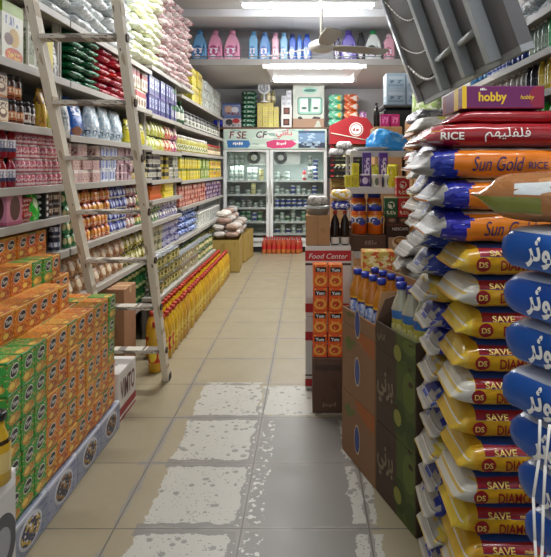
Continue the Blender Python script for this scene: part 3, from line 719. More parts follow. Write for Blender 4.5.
# ---- base plinth, tins in front, and the oil bottles along the floor
t = thing('display_plinth', 'low grey steel plinth behind the rows of oil bottles', 'plinth', (0, 0, 0))
bm = bmesh.new(); add_box(bm, -1.455, -1.295, 5.0, 8.05, .33, .36, 0); obj('plinth_top', fin('top', bm, SHELFM), t)
bm = bmesh.new(); add_box(bm, -1.45, -1.41, 5.0, 8.05, 0, .33, 0); obj('plinth_board', fin('board', bm, SHELFD), t)
tin = [canp('vegetable_tin', 'tin', .048, .11, pm('tin_' + n, b_, [('band', .25, .7, a_), ('txt', 0, 1, .3, .65, c_, 7, 6)], .35)) for n, b_, a_, c_ in
       (('olive', '#7a7a44', '#c9b97a', '#4a5a2a'), ('beige', '#a89a78', '#5a6a3a', '#e2d8b8'), ('green', '#4f7a44', '#b9b06a', '#e6e2c0'))]
for q, (y0, y1, lab) in enumerate(((5.05, 6.0, 'olive vegetable tin heaped above the oil bottles'), (6.02, 7.0, 'beige vegetable tin heaped above the oil bottles'), (7.02, 8.0, 'green vegetable tin heaped above the oil bottles'))):
    fill(tin[q], lab, .362, y0, y1, 2 + (q == 0), xf=-1.32)
for q, (y0, y1, lab) in enumerate(((5.4, 6.55, 'beige vegetable tin on the bottom board past the ladder'), (6.62, 8.2, 'green vegetable tin on the bottom far board'), (8.25, 9.7, 'olive vegetable tin on the bottom far board'))):
    fill(tin[(q + 1) % 3], lab, .352, y0, y1, 2, xf=-1.5)
oil = pm('cooking_oil_body', '#c89a1a', [('band', .22, .5, '#c23a1e'), ('ell', .5, .36, .3, .12, '#e8d23c'), ('band', .52, .56, '#e2c03a')], .12, coat=.4)
ob_ = bottlep('cooking_oil_bottle', 'oil bottle', .05, .365, oil, CAPRED, sh=.66, neck=.36)
oil2 = bottlep('cooking_oil_bottle', 'oil bottle', .05, .365, pm('plain_oil_body', '#c99d22', [('rect', .1, .9, .22, .5, '#d9bc48'), ('band', .3, .34, '#b8871a')], .12, coat=.4), CAPRED, sh=.66, neck=.36)
n = 36
for row, x in enumerate((-1.13, -1.24)):
    for i in range(n):
        if row and i < 3: continue
        place(oil2 if row == 0 and i > 4 else ob_, 'yellow cooking oil bottle with red cap, %s row on the floor, %s from the ladder' % (('aisle', 'rear')[row], nth(i + 1)),
              (x + R.uniform(-.006, .006), 4.22 + i * .106, 0), R.uniform(-.3, .3), 'cooking oil bottles along the floor')
# ---- carton tubs with net bags near the fridge
CARY = pm('yellowish_carton', '#a98f4c', [('blot', 5, 2, .58, '#98803c'), ('band', .0, .05, '#8a7336')], .7, jit=.03)
def carton(name, label, loc, w, d, h, rz=0., mats=None, group=None, open_=False, tape=True):
    t = thing(name, label, 'carton', loc, rz, group)
    mats = mats or [KRAFT]
    if not open_:
        obj('body', box(w, d, h, mats, .004), t)
        if tape:
            bm = bmesh.new(); add_box(bm, -w / 2 - .001, w / 2 + .001, -.025, .025, h - .05, h + .001); obj('tape', fin('tape', bm, TAPE), t)
    else:
        bm = bmesh.new(); th = .006
        add_box(bm, -w / 2, w / 2, -d / 2, d / 2, 0, th)
        add_box(bm, -w / 2, w / 2, -d / 2, -d / 2 + th, th, h); add_box(bm, -w / 2, w / 2, d / 2 - th, d / 2, th, h)
        add_box(bm, -w / 2, -w / 2 + th, -d / 2 + th, d / 2 - th, th, h); add_box(bm, w / 2 - th, w / 2, -d / 2 + th, d / 2 - th, th, h)
        obj('body', fin('openbox', bm, mats), t)
    return t
carton('open_carton', 'yellowish open carton of net bags past the oil bottles', (-1.21, 8.6, 0), .4, .85, .47, .06, [CARY], open_=True)
carton('open_carton', 'yellowish open carton of net bags nearest the fridge', (-1.17, 9.42, 0), .4, .72, .47, -.1, [CARY], open_=True)
for q in range(2):
    loc = ((-1.21, 8.6), (-1.17, 9.42))[q]
net = [pm('net_bag_' + n, a_, [('blot', 9, 7, .52, b_), ('blot', 18, 15, .63, c_)], .5, raw=True, bump=.4) for n, a_, b_, c_ in
       (('pale', '#bdb6ac', '#e2ded6', '#8a7c70'), ('brown', '#8a6c5c', '#b9a292', '#5a4438'), ('grey', '#9c9690', '#d0ccc6', '#6a5a52'))]
nb = [packp('net_bag', 'bag', .22, .17, .095, net[q], 50 + q, .014) for q in range(3)]
lbl = ('pale net bag of garlic', 'brown net bag of onions', 'greyish net bag of pulses')
k = 0
for lv, (nx_, ny_, z) in enumerate(((2, 6, .473), (2, 5, .573), (1, 5, .673), (1, 3, .773))):
    for j in range(ny_):
        for i in range(nx_):
            x = -1.2 + (i - (nx_ - 1) / 2) * (.19 if lv else .17) - .02 * lv; y = 8.32 + (j + .5) * (1.42 / ny_)
            if .98 < 0: continue
            place(nb[k % 3], '%s heaped on the yellowish cartons, %s level, %s from the oil bottles' % (lbl[k % 3], ONES[lv + 1], nth(j * nx_ + i + 1)), (x, y, z), R.uniform(1.2, 1.9), 'net bags on the yellowish cartons', (R.uniform(-.15, .15), R.uniform(-.15, .15), R.uniform(1.2, 1.9)))
            k += 1

# ------------------------------------------------------------------ orange and green noodle cartons by the aisle
def ncarton(nm, base, food, w=.104, d=.128, h=.122):
    m = pm(nm, base, [('ell', .5, .2, .42, .17, food), ('blot', 5, 6, .6, '#d9a848'), ('blot', 9, 9, .63, '#8a4a1c'), ('ell', .35, .22, .2, .1, '#e6c25a'), ('blot', 14, 12, .68, '#ece0b0'), ('band', .93, 1, '#d9a23a' if 'orange' in nm else '#2c7a34')], .42, jit=.05)
    me = box(w, d, h, [m, BLACK, WHITE, M('carton_top_card', '#b9814e', .6)], .002)
    for side in (0, 1):         # logo on the front and on the aisle side
        o = bmesh.new(); o.from_mesh(me)
        y = -d / 2 - .0008 if side == 0 else -w / 2 - .0008
        rot = Matrix.Rotation(-PI / 2 * side, 4, 'Z')
        hw = .038
        for rx, rz, mi, dy in ((hw * .86, .025, 2, 0), (hw * .78, .021, 1, .0006)):
            f = o.faces.new([o.verts.new(rot @ Vector((rx * math.cos(2 * PI * q / 14), y - dy, h * .66 + rz * math.sin(2 * PI * q / 14) + .006 * math.cos(2 * PI * q / 14)))) for q in range(14)]); f.material_index = mi
        o.to_mesh(me); o.free()
        tb, W, HH = text_bm('Yum', None, .018, .25, .02)
        stick(me, tb, lambda a, c: rot @ Vector((a - W / 2, y - .0012, h * .66 - HH / 2 + c)), 2)
    return P('noodle_carton', 'noodle carton', me, w, d, h)
NO = ncarton('orange_noodle_print', '#d87a24', '#b4551c'); NG = ncarton('green_noodle_print', '#3f9a3c', '#c08a34')
NR = ncarton('red_noodle_print', '#c23a28', '#d8842c'); NY = ncarton('amber_noodle_print', '#cf8a2a', '#a8561e')
# front of a pack looks to +X (aisle): local X runs along Y
NT = .17
for r, (x, nt_) in enumerate(((-1.165, 5), (-1.297, 6), (-1.429, 7), (-1.561, 8))):
    for i in range(11):
        for tq in range(nt_):
            if r > 0 and tq < nt_ - 3 and i > 0: continue
            if r == 3 and tq < 5: continue
            if r == 1 and tq == 5 and i in (8, 9, 10): continue
            if r == 2 and tq == 6 and i in (10,): continue
            y = 2.145 + i * .1065
            if r == 0: p, cn = (NG, 'green') if (i < 3 or (i == 10 and tq > 1)) else ((NO, 'orange') if (i + tq) % 3 else (NY, 'amber'))
            elif r == 2 and tq == 6: p, cn = (NG, 'green') if i in (7, 8) else (NO, 'orange')
            elif r == 3 and tq == 7: p, cn = (NR, 'red') if i in (9,) else (NO, 'orange')
            else: p, cn = (NG, 'green') if (r == 1 and i == 9) or i == 0 and r == 1 else (NO, 'orange')
            lab = '%s noodle carton, %s row from the aisle, layer %d up, %s from the near end' % (cn, ONES[r + 1], tq + 1, nth(i + 1))
            place(p, lab, (x + R.uniform(-.004, .004), y, NT + tq * .1228), PI / 2 + R.uniform(-.025, .025), 'noodle cartons stacked by the aisle')
# trays carrying them
trm = pm('printed_tray_card', '#9aa0b4', [('blot', 4, 5, .58, '#7f88a8'), ('band', .9, 1, '#c8ccd8')], .5)
def tray(y, ln, label):
    t = thing('printed_tray', label, 'tray', (-1.36, y, 0), 0, 'grey-blue trays under the noodle cartons')
    bm = bmesh.new(); add_box(bm, -.27, .27, -ln / 2, ln / 2, 0, .155, 0, .004)
    obj('body', fin('tray', bm, trm), t)
    for rx, rz, m, dx in ((.095, .062, M('tray_picture_white', '#cfd2da', .5), .0), (.08, .05, pm('tray_picture', '#3a3c52', [('blot', 4, 3, .52, '#b08a3a'), ('blot', 7, 6, .6, '#cfcfd6')], .5, jit=.2), .002)):
        bm = bmesh.new(); a = []
        for q in range(18): a.append(bm.verts.new((.2705 + dx, rx * math.cos(2 * PI * q / 18), .08 + rz * math.sin(2 * PI * q / 18))))
        f = bm.faces.new(a); g_ = bmesh.ops.extrude_face_region(bm, geom=[f])
        for v in g_['geom']:
            if isinstance(v, bmesh.types.BMVert): v.co.x += .0015
        obj('oval_picture', fin('oval', bm, m), t)
for i in range(4): tray(2.245 + i * .307, .302, 'grey-blue picture tray under the noodle cartons, %s from the near end' % ONES[i + 1])
# ---- VIMTO carton at the end of the trays
vm = [M('cola_carton_white', '#dedad6', .5), M('cola_carton_red', '#9c2230', .5), M('cola_carton_print', '#5a1626', .5), M('cola_carton_ink', '#2c2a2e', .5)]
t = thing('cordial_carton', 'white and maroon drink carton on the floor by the ladder foot', 'carton', (-1.255, 3.52, 0))
me = box(.29, .33, .29, vm, .004)
bm = bmesh.new(); bm.from_mesh(me)
add_box(bm, .1452, .1458, -.163, .163, .03, .075, 1); add_box(bm, .1452, .1458, -.163, .163, .0, .012, 1); add_box(bm, -.143, .143, -.1658, -.1652, .03, .075, 1)
bm.to_mesh(me); bm.free()
tb, W, HH = text_bm('VIMTO', .27, .12, 0, .02); stick(me, tb, lambda a, c: (.1462, -W / 2 + a, .115 + c), 2)
tb, W, HH = text_bm('Vimto', .17, .05, .3, 0); stick(me, tb, lambda a, c: (-W / 2 + a, -.03 + c, .2912), 3)
obj('body', me, t)
bm = bmesh.new(); add_box(bm, -.146, .146, -.012, .012, .27, .2908); obj('flap_seam', fin('tape', bm, WHITE), t)
# tall brown carton beyond it
carton('tall_carton', 'plain tall brown carton standing behind the ladder rungs', (-1.45, 4.28, 0), .24, .28, .62, 0)
# bottle and box at the very front
t = thing('white_printed_box', 'white and grey box with red print at the near end of the trays', 'box', (-1.1, 1.84, 0))
obj('body', box(.2, .24, .47, [pm('white_grey_print', '#cfcdc9', [('ell', .6, .55, .4, .22, '#4a4c52'), ('ell', .6, .55, .25, .13, '#9a9ca2'), ('rect', .1, .9, .05, .2, '#b8322a'), ('band', .9, 1, '#e8e6e2')], .45)], .004), t)
obj('lid_flap', box(.2, .24, .004, [WHITE], .001), t, (0, 0, .471))
sb = bottlep('sauce_bottle', 'bottle', .05, .23, pm('yellow_sauce_body', '#c9a52c', [('band', .2, .5, '#d9c27a'), ('band', .62, .68, '#3a2a1a')], .25), CAPBLACK, sh=.55, neck=.6)
place(sb, 'yellow sauce bottle with black cap beside the green noodle cartons', (-1.02, 1.86, .476), .3)

# ------------------------------------------------------------------ ladder
LW = pm('weathered_ladder_paint', '#ddd5c3', [('blot', 3, 14, .62, '#b5a58c'), ('blot', 5, 40, .7, '#75634e')], .6, raw=True, jit=0)
LT = pm('worn_ladder_tread', '#c6beb0', [('blot', 3.5, .6, .5, '#7d746a'), ('blot', 12, 3, .62, '#5a5048')], .6, raw=True, jit=0)
t = thing('step_ladder', 'tall whitewashed wooden ladder with flat treads leaning in the aisle', 'ladder', (0, 0, 0))
FR, FL, TR, TL = Vector((-1.0, 4.05, 0)), Vector((-1.40, 4.05, 0)), Vector((-.915, 2.74, 2.32)), Vector((-1.33, 2.74, 2.32))
def beam(a, b, wx, wy, mat, name, parent, ext=0.):
    a, b = Vector(a), Vector(b); d = (b - a).normalized(); b = b + d * ext
    u = Vector((1, 0, 0)); v = d.cross(u).normalized(); u = v.cross(d)
    bm = bmesh.new(); q = []
    for p in (a, b): q.append([bm.verts.new(p + u * sx * wx / 2 + v * sy * wy / 2) for sx, sy in ((-1, -1), (1, -1), (1, 1), (-1, 1))])
    bm.faces.new(q[0][::-1]); bm.faces.new(q[1])
    for k in range(4): bm.faces.new((q[0][k], q[0][(k + 1) % 4], q[1][(k + 1) % 4], q[1][k]))
    return obj(name, fin(name, bm, mat), parent)
beam(FR, TR, .042, .06, LW, 'rail', t, .25); beam(FL, TL, .042, .06, LW, 'rail', t, .25)
bolt = M('rusty_bolt', '#4a3a30', .6, .5)
for py in (38, 103, 158, 212, 260, 307, 350):
    # height of each tread along the lean
    best = min(range(1001), key=lambda q: abs(168 - FPX * (FR.lerp(TR, q / 1000).z - 1.5) / FR.lerp(TR, q / 1000).y - py)) / 1000
    a, b = FL.lerp(TL, best), FR.lerp(TR, best)
    bm = bmesh.new(); add_box(bm, a.x + .015, b.x - .015, a.y - .045, a.y + .045, a.z - .012, a.z + .012, 0, .003)
    tr = obj('tread', fin('tread', bm, LT), t)
    for x in (a.x - .024, b.x + .024):
        bm = bmesh.new(); add_tube(bm, (x - .006, a.y, a.z), (x + .006, a.y, a.z), .022, 10); obj('bolt_plate', fin('bolt', bm, bolt), tr)
for a in (FL, FR):
    bm = bmesh.new(); add_box(bm, a.x - .026, a.x + .026, a.y - .035, a.y + .035, 0, .05, 0, .004); obj('rubber_foot', fin('foot', bm, M('dark_rubber', '#2c2826', .7)), t)
# ------------------------------------------------------------------ drinks fridge on the back wall
FRW = M('fridge_white_enamel', '#d9dddb', .35); FRI = M('fridge_inner_liner', '#b9c3bf', .5); FRK = M('fridge_black_grille', '#1d1e20', .5)
def glass_mat():
    m = bpy.data.materials.new('door_glass'); m.use_nodes = True; nt = m.node_tree; nt.nodes.clear()
    o = nt.nodes.new('ShaderNodeOutputMaterial'); a = nt.nodes.new('ShaderNodeBsdfTransparent'); a.inputs[0].default_value = (.97, .99, .98, 1)
    g = nt.nodes.new('ShaderNodeBsdfGlossy'); g.inputs['Roughness'].default_value = .05
    fr = nt.nodes.new('ShaderNodeFresnel'); fr.inputs[0].default_value = 1.35
    x = nt.nodes.new('ShaderNodeMixShader'); nt.links.new(fr.outputs[0], x.inputs[0]); nt.links.new(a.outputs[0], x.inputs[1]); nt.links.new(g.outputs[0], x.inputs[2]); nt.links.new(x.outputs[0], o.inputs[0]); return m
GLASS = glass_mat()
FX0, FX1, FY, FB = -1.5, .335, 10.15, 10.8
t = thing('display_fridge', 'white two-door display fridge with a printed sign header on the back wall', 'fridge', (0, 0, 0))
bm = bmesh.new()
add_box(bm, FX0, FX1, FB - .04, FB, .1, 2.18); add_box(bm, FX0, FX0 + .05, FY + .03, FB - .04, .1, 2.18); add_box(bm, FX1 - .05, FX1, FY + .03, FB - .04, .1, 2.18)
add_box(bm, FX0 + .05, FX1 - .05, FY + .03, FB - .04, 1.83, 2.18); add_box(bm, FX0 + .05, FX1 - .05, FY + .03, FB - .04, .1, .24)
obj('cabinet_body', fin('cab', bm, FRW), t)
bm = bmesh.new(); add_box(bm, FX0 + .05, FX1 - .05, FB - .06, FB - .041, .24, 1.83); obj('inner_liner', fin('liner', bm, FRI), t)
bm = bmesh.new(); add_box(bm, FX0, FX1, FY + .06, FB, 0, .1); obj('plinth_grille', fin('grille', bm, FRK), t)
MID = -.68
for s, (a, b) in enumerate(((FX0, MID - .005), (MID + .005, FX1))):
    bm = bmesh.new(); w_ = .055
    add_box(bm, a, a + w_, FY, FY + .03, .2, 1.83); add_box(bm, b - w_, b, FY, FY + .03, .2, 1.83)
    add_box(bm, a + w_, b - w_, FY, FY + .03, .2, .26); add_box(bm, a + w_, b - w_, FY, FY + .03, 1.79, 1.83)
    d = obj('door', fin('door', bm, FRW), t)
    bm = bmesh.new(); add_box(bm, a + w_, b - w_, FY + .012, FY + .016, .26, 1.79); obj('glass_pane', fin('pane', bm, GLASS), d)
    bm = bmesh.new(); hx = b - .03 if s == 0 else a + .03
    add_tube(bm, (hx, FY - .03, .9), (hx, FY - .03, 1.3), .01); add_tube(bm, (hx, FY - .03, .9), (hx, FY, .9), .008); add_tube(bm, (hx, FY - .03, 1.3), (hx, FY, 1.3), .008)
    obj('handle', fin('handle', bm, FRW), d)
    fx = (-.97, -.49)[s]
    # evaporator housing with a round fan
    bm = bmesh.new(); add_box(bm, *((-1.06, -.74) if s == 0 else (-.62, -.14)), FY + .12, FY + .4, 1.56, 1.82, 0, .01); e = obj('evaporator_housing', fin('evap', bm, FRW), t)
    bm = bmesh.new(); n = 24
    prof = [(.055, 0), (.075, -.03), (.105, -.03), (.118, 0)]
    for r0 in range(3):
        for q in range(n):
            c = []
            for (r_, y_), qq in ((prof[r0], q), (prof[r0], q + 1), (prof[r0 + 1], q + 1), (prof[r0 + 1], q)):
                c.append(bm.verts.new((fx + r_ * math.cos(2 * PI * qq / n), FY + .118 + y_, 1.685 + r_ * math.sin(2 * PI * qq / n))))
            bm.faces.new(c)
    bmesh.ops.remove_doubles(bm, verts=bm.verts[:], dist=1e-4); obj('fan_ring', fin('ring', bm, M('fan_grey', '#4c4f4e', .4)), e)
    bm = bmesh.new(); add_tube(bm, (fx, FY + .085, 1.685), (fx, FY + .119, 1.685), .035, 14); obj('fan_hub', fin('hub', bm, M('fan_pale', '#c9ccc8', .4)), e)
    for z in (1.28, 1.03, .795, .545, .33):
        bm = bmesh.new(); add_box(bm, a + .058, b - .058, FY + .06, FB - .07, z - .015, z); add_box(bm, a + .058, b - .058, FY + .05, FY + .06, z - .03, z + .006)
        obj('shelf', fin('fshelf', bm, FRW), t)
# header sign
hd = [pm('sign_mint', '#bcd0c2', [('blot', 3, 4, .55, '#d9e2da'), ('blot', 7, 6, .64, '#8fb0a4'), ('blot', 9, 7, .68, '#c9a0ae')], .45, jit=0), M('sign_blue', '#2f6fae', .45), M('sign_pink', '#c83a6e', .45), M('sign_dark_red', '#6a1626', .45), M('sign_black', '#1c1e22', .45), WHITE, M('sign_red', '#c22a30', .45)]
bm = bmesh.new(); add_box(bm, FX0, .335, FY - .02, FY + .03, 1.835, 2.19, 0, .004); me = fin('sign', bm, hd)
y0 = FY - .021
bm = bmesh.new(); bm.from_mesh(me)
def patch(bm, pts, mi, y=y0 - .0005):
    f = bm.faces.new([bm.verts.new((x, y, z)) for x, z in pts]); f.material_index = mi
patch(bm, [(-1.42, 1.86), (-1.06, 1.86), (-1.02, 1.92), (-1.05, 1.99), (-1.44, 1.99)], 1)
patch(bm, [(-.72, 1.87), (-.62, 1.845), (-.3, 1.86), (-.2, 1.93), (-.28, 1.99), (-.6, 2.0), (-.74, 1.96)], 2)
bm.to_mesh(me); bm.free()
for s, x, z, h, mi, sh in (('F SE', -1.24, 2.02, .13, 3, .15), ('CF', -.82, 2.03, .12, 4, .2), ('~abcde', -1.24, 1.9, .07, 5, .2), ('~abcdef', -.47, 1.9, .07, 5, .2), ('\uFEF2\uFE98\uFEE7\uFE8D\uFEA9', -.42, 2.02, .16, 6, 0)):
    flatfront(me, s, x, z, mi, h=h, y=y0, shear=sh, bold=.015)
sg = obj('sign_panel', me, t)
pic = pm('sign_landscape', '#6f8fae', [('band', 0, .3, '#2c3a4e'), ('blot', 3, 5, .56, '#a9c2d6'), ('band', .85, 1, '#3a5670'), ('txt', .2, .8, .1, .35, '#93a8b8', 5, 8)], .4, jit=0)
bm = bmesh.new(); add_box(bm, -.17, .3, FY - .03, FY - .02, 1.86, 2.16); obj('landscape_panel', fin('pic', bm, pic), t)

for fx_ in (-1.09, -.18): area('fridge_light', (fx_, FY + .1, 1.52), .6, .05, 2.2, (math.radians(35), 0, 0), (.93, 1, .97))
# goods in the fridge
tubW = canp('dairy_tub', 'tub', .042, .075, pm('white_tub', '#cfd6d2', [('band', .3, .7, '#8fa9a2')], .4), CAPWHITE, 10)
tubB = canp('dairy_tub', 'tub', .045, .075, pm('blue_tub', '#b9c4d4', [('band', .2, .75, '#3c4a8a')], .4), CAPWHITE, 10)
canW = canp('milk_can', 'can', .04, .11, pm('pale_can', '#c3cac4', [('band', .3, .7, '#7f8f86')], .35), STEEL, 10)
canY = canp('milk_can', 'can', .045, .1, pm('yellow_can', '#cfc884', [('band', .3, .7, '#e2dda8')], .35), CAPWHITE, 10)
cupG = canp('yogurt_cup', 'cup', .045, .09, pm('green_cup', '#9fb9a0', [('band', .25, .7, '#2f6a4a')], .4), CAPWHITE, 10)
blkT = canp('dairy_tub', 'tub', .05, .06, pm('dark_tub', '#3c4644', [('band', .35, .65, '#a9b3ae')], .4), CAPWHITE, 10)
botR = bottlep('syrup_bottle', 'bottle', .035, .2, pm('red_syrup', '#a83038', [('band', .25, .55, '#d9d4d0')], .3), CAPBLUE, 10)
def shelfrow(x0, x1, z, plist, lab, tiers=1, gap=.012, door='left-hand'):
    x, i = x0, 0
    while True:
        p = plist[i % len(plist)]
        if x + p.w > x1: break
        for tq in range(tiers if isinstance(tiers, int) else tiers[i % len(tiers)]):
            place(p, lab + ', %s along%s' % (nth(i + 1), (', stacked %s' % ONES[tq + 1]) if tq else ''), (x + p.w / 2, FY + .12 + R.uniform(0, .06), z + .001 + tq * (p.h + .001)), R.uniform(-.5, .5), 'goods in the display fridge')
        x += p.w + gap; i += 1
AL, AR = -1.42, -.76; BL, BR = -.6, .25
shelfrow(AL, -1.1, 1.28, [canW], 'pale can on top fridge shelf behind first door', 4)
shelfrow(-1.09, -.9, 1.28, [tubW], 'white tub on top fridge shelf under the fan', 3)
shelfrow(-.88, AR, 1.28, [canY], 'pale yellow can on top fridge shelf', 2)
shelfrow(AL, -1.2, 1.03, [blkT, tubW], 'dark or white tub on second fridge shelf', 2)
shelfrow(-1.12, AR, 1.03, [tubW, canY], 'tub or yellow can on second fridge shelf', (1, 2))
shelfrow(AL, AR, .795, [blkT, tubW, blkT], 'flat dairy tub on third fridge shelf behind first door', (2, 1, 2))
shelfrow(AL, AR, .545, [cupG, tubB, cupG], 'green or blue cup on fourth fridge shelf behind first door', 2)
shelfrow(BL, -.3, 1.28, [tubW, canW], 'white tub under the second fridge fan', (2, 1))
shelfrow(-.1, 0., 1.28, [botR], 'red syrup bottle at top of second fridge door')
shelfrow(0., BR, 1.28, [canW, tubB], 'pale can stacked high behind second fridge door', (4, 5))
shelfrow(BL, BR, 1.03, [tubW, canW, tubW, tubB], 'white tub on second shelf behind second door', (2, 1, 1, 2))
shelfrow(BL, BR, .795, [tubB], 'blue-banded tub on third shelf behind second door', 2)
shelfrow(BL, BR, .545, [canW, tubW, cupG], 'pale can or cup on fourth shelf behind second door', (1, 2))
shelfrow(BL, BR, .33, [tubB, tubW], 'tub on lowest shelf behind second door', (1, 2))
# row of bottles on the floor before the fridge
fb = bottlep('soft_drink_bottle', 'bottle', .04, .29, pm('red_drink_body', '#a8452c', [('band', .3, .55, '#b82a2a'), ('band', .0, .28, '#c2703a')], .15), CAPRED, sh=.6, neck=.35)
for i in range(8): place(fb, 'orange-red drink bottle on the floor before the fridge, %s in the row' % ONES[i + 1], (-.77 + i * .085, 10.03, 0), 0, 'drink bottles before the fridge')
for i in range(8): place(fb, 'orange-red drink bottle in rear floor row before fridge, %s along' % ONES[i + 1], (-.73 + i * .085, 10.115, 0), 0, 'drink bottles before the fridge')

# ---- ledge above the fridge and what stands on it
ledge = obj('wall_ledge', (lambda b_: (add_box(b_, -1.9, 1.2, FY + .0, FB + .04, 2.19, 2.225, 0, .004), fin('ledge', b_, M('brown_wood_ledge', '#6b4c38', .6)))[1])(bmesh.new()))
tag(ledge, 'long brown wooden ledge above the display fridge', 'ledge')
LZ = 2.226
bx1 = boxp('printed_box', 'box', .33, .2, .22, pm('faces_box', '#cfc9c6', [('rect', .0, 1, .75, 1, '#5a6a9a'), ('ell', .35, .45, .2, .25, '#3a3434'), ('ell', .72, .55, .2, .2, '#b8322e'), ('txt', .1, .9, .1, .3, '#6a6a7a', 6, 8)], .45))
bx2 = boxp('printed_box', 'box', .33, .2, .22, pm('faces_box_blue', '#7a8ab0', [('ell', .35, .5, .22, .3, '#c9a48e'), ('ell', .7, .45, .2, .25, '#d8d8e2'), ('band', .88, 1, '#3a4c8e'), ('txt', .1, .9, .05, .25, '#8e2430', 6, 8)], .45))
place(bx1, 'white box with dark and red round pictures on the ledge, lower of two', (-1.37, 10.4, LZ)); place(bx2, 'blue box with faces on the ledge, upper of two', (-1.38, 10.4, LZ + .221))
tag(obj('rolled_bag', sack(.3, .16, .16, [pm('deep_blue_wrap', '#2a3fa8', [('blot', 4, 4, .6, '#4a62c8')], .3, raw=True)], 4), None, (-1.62, 10.4, LZ), PI / 2), 'deep blue wrapped bag at the corner of the ledge', 'bag')
gp = packp('wipes_pack', 'pack', .27, .2, .088, pm('dark_green_wipes', '#1f5a3e', [('blot', 4, 3, .58, '#7fae92'), ('txt', .2, .8, .3, .7, '#c9dccf', 7, 6)], .3, raw=True), 61)
for i in range(8): place(gp, 'dark green pack in the pile on the ledge, %s from the bottom' % ONES[i + 1], (-1.07 + R.uniform(-.01, .01), 10.4, LZ + i * .083), R.uniform(-.06, .06), 'dark green packs on the ledge')
ysb = boxp('yellow_soap_box', 'soap box', .093, .14, .074, pm('yellow_soap_print', '#d8cc6a', [('rect', .15, .85, .25, .75, '#e8e0a0'), ('txt', .2, .8, .3, .7, '#a8922a', 6, 5)], .45))
for i in range(4):
    for k in range(6):
        if k == 5 and i == 3: continue
        place(ysb, 'yellow soap box in the block on the ledge, column %d of four, layer %d up' % (i + 1, k + 1), (-.865 + i * .097, 10.38, LZ + k * .0752), 0, 'yellow soap boxes on the ledge')
sm = boxp('small_white_box', 'box', .19, .2, .2, pm('photo_box', '#e2ddd6', [('rect', .2, .8, .2, .8, '#3a1c18'), ('ell', .5, .5, .2, .2, '#7a3a2c')], .45))
place(sm, 'white box with dark square picture on the ledge, lower one', (-.39, 10.4, LZ)); place(sm, 'white box with dark square picture, on top of its twin', (-.385, 10.4, LZ + .201))
ws = boxp('small_white_box', 'box', .09, .1, .09, pm('white_small_print', '#d9dadc', [('rect', .2, .8, .2, .7, '#b4b6ba')], .45))
for i in range(2):
    for k in range(3 if i else 2): place(ws, 'small plain white box above the dark-pictured ones, column %d, layer %d' % (i + 1, k + 1), (-.44 + i * .094, 10.4, LZ + .403 + k * .091), 0, 'small white boxes on the ledge')
# yellow cone packs behind
for i, (x, h, c, lab) in enumerate(((-.84, .33, CAPRED, 'mustard squeeze bottle standing on the yellow soap boxes'), (-.74, .28, CAPWHITE, 'straw-coloured squeeze bottle on the yellow soap boxes'), (-.65, .26, CAPBLACK, 'dark-capped squeeze bottle on the yellow soap boxes'))):
    place(bottlep('squeeze_bottle', 'bottle', .04, h, pm('squeeze_%d' % i, ('#b9a04a', '#c9bb8a', '#8a8458')[i], [('band', .2, .5, '#e0d6b0')], .4), c, 10), lab, (x + .02, 10.38, LZ + 6 * .0752 + .001 if i < 2 else LZ + 6 * .0752 + .001))
# round fan-like white stand
t = thing('desk_fan', 'small round-headed white desk fan on the yellow boxes', 'fan', (-.79, 10.3, LZ + 6 * .0752 + .001))
bm = bmesh.new(); add_lathe(bm, [(0, 0), (.075, 0), (.075, .02), (.03, .04), (.018, .06), (.018, .17), (0, .17)], 14); obj('base', fin('base', bm, FIXT), t)
bm = bmesh.new(); add_tube(bm, (0, -.03, .26), (0, .03, .26), .11, 20); obj('head', fin('head', bm, FIXT), t)
bm = bmesh.new(); add_tube(bm, (0, -.034, .26), (0, -.031, .26), .085, 20); obj('grille_disc', fin('grille', bm, pm('fan_grille_disc', '#8a8f92', [('blot', 5, 5, .52, '#c9cccd')], .5)), t)
# tea advert carton
adm = [pm('mint_advert', '#c9cfc0', [('band', 0, .22, '#a9866a'), ('blot', 2, 2, .6, '#bcc7b4')], .45, jit=0), M('advert_green', '#2f6a54', .4), M('advert_mint', '#9ccfb8', .4), M('advert_dark', '#2a2622', .4), WHITE]
me = box(.57, .1, .77, adm, .004); yb_ = -.0508
bm = bmesh.new(); bm.from_mesh(me)
def shape(pts, mi, y): 
    f = bm.faces.new([bm.verts.new((x, y, z)) for x, z in pts]); f.material_index = mi
def rr(x0, x1, z0, z1, r): 
    o = []
    for cx, cz, a0 in ((x1 - r, z1 - r, 0), (x0 + r, z1 - r, 90), (x0 + r, z0 + r, 180), (x1 - r, z0 + r, 270)):
        o += [(cx + r * math.cos(math.radians(a0 + q * 22.5)), cz + r * math.sin(math.radians(a0 + q * 22.5))) for q in range(5)]
    return o
shape(rr(-.2, .25, .24, .56, .05), 1, yb_); shape(rr(-.185, .235, .255, .545, .045), 2, yb_ - .0006)
for cx in (-.08, .13): shape([(cx - .075, .29), (cx + .065, .29), (cx + .075, .52), (cx - .065, .52)], 4, yb_ - .0012); shape([(cx + .05 * math.cos(2 * PI * q / 12), .36 + .025 * math.sin(2 * PI * q / 12)) for q in range(12)], 1, yb_ - .0018)
shape([(-.0, .3), (.03, .3), (.05, .54), (-.015, .54)], 1, yb_ - .0014)
shape([(.025 + .14 * math.cos(2 * PI * q / 16), .68 + .06 * math.sin(2 * PI * q / 16)) for q in range(16)], 2, yb_); shape([(.025 + .11 * math.cos(2 * PI * q / 16), .68 + .03 * math.sin(2 * PI * q / 16)) for q in range(16)], 1, yb_ - .0006)
shape([(-.19, .16), (-.1, .16), (-.13, .2), (-.14, .21), (-.19, .2)], 3, yb_); shape([(.06, .17), (.2, .16), (.22, .19), (.1, .21)], 3, yb_)
bm.to_mesh(me); bm.free()
tag(obj('advert_carton', me, None, (.01, 10.42, LZ)), 'tall mint-green advert carton with tea packs pictured, on the ledge', 'carton')
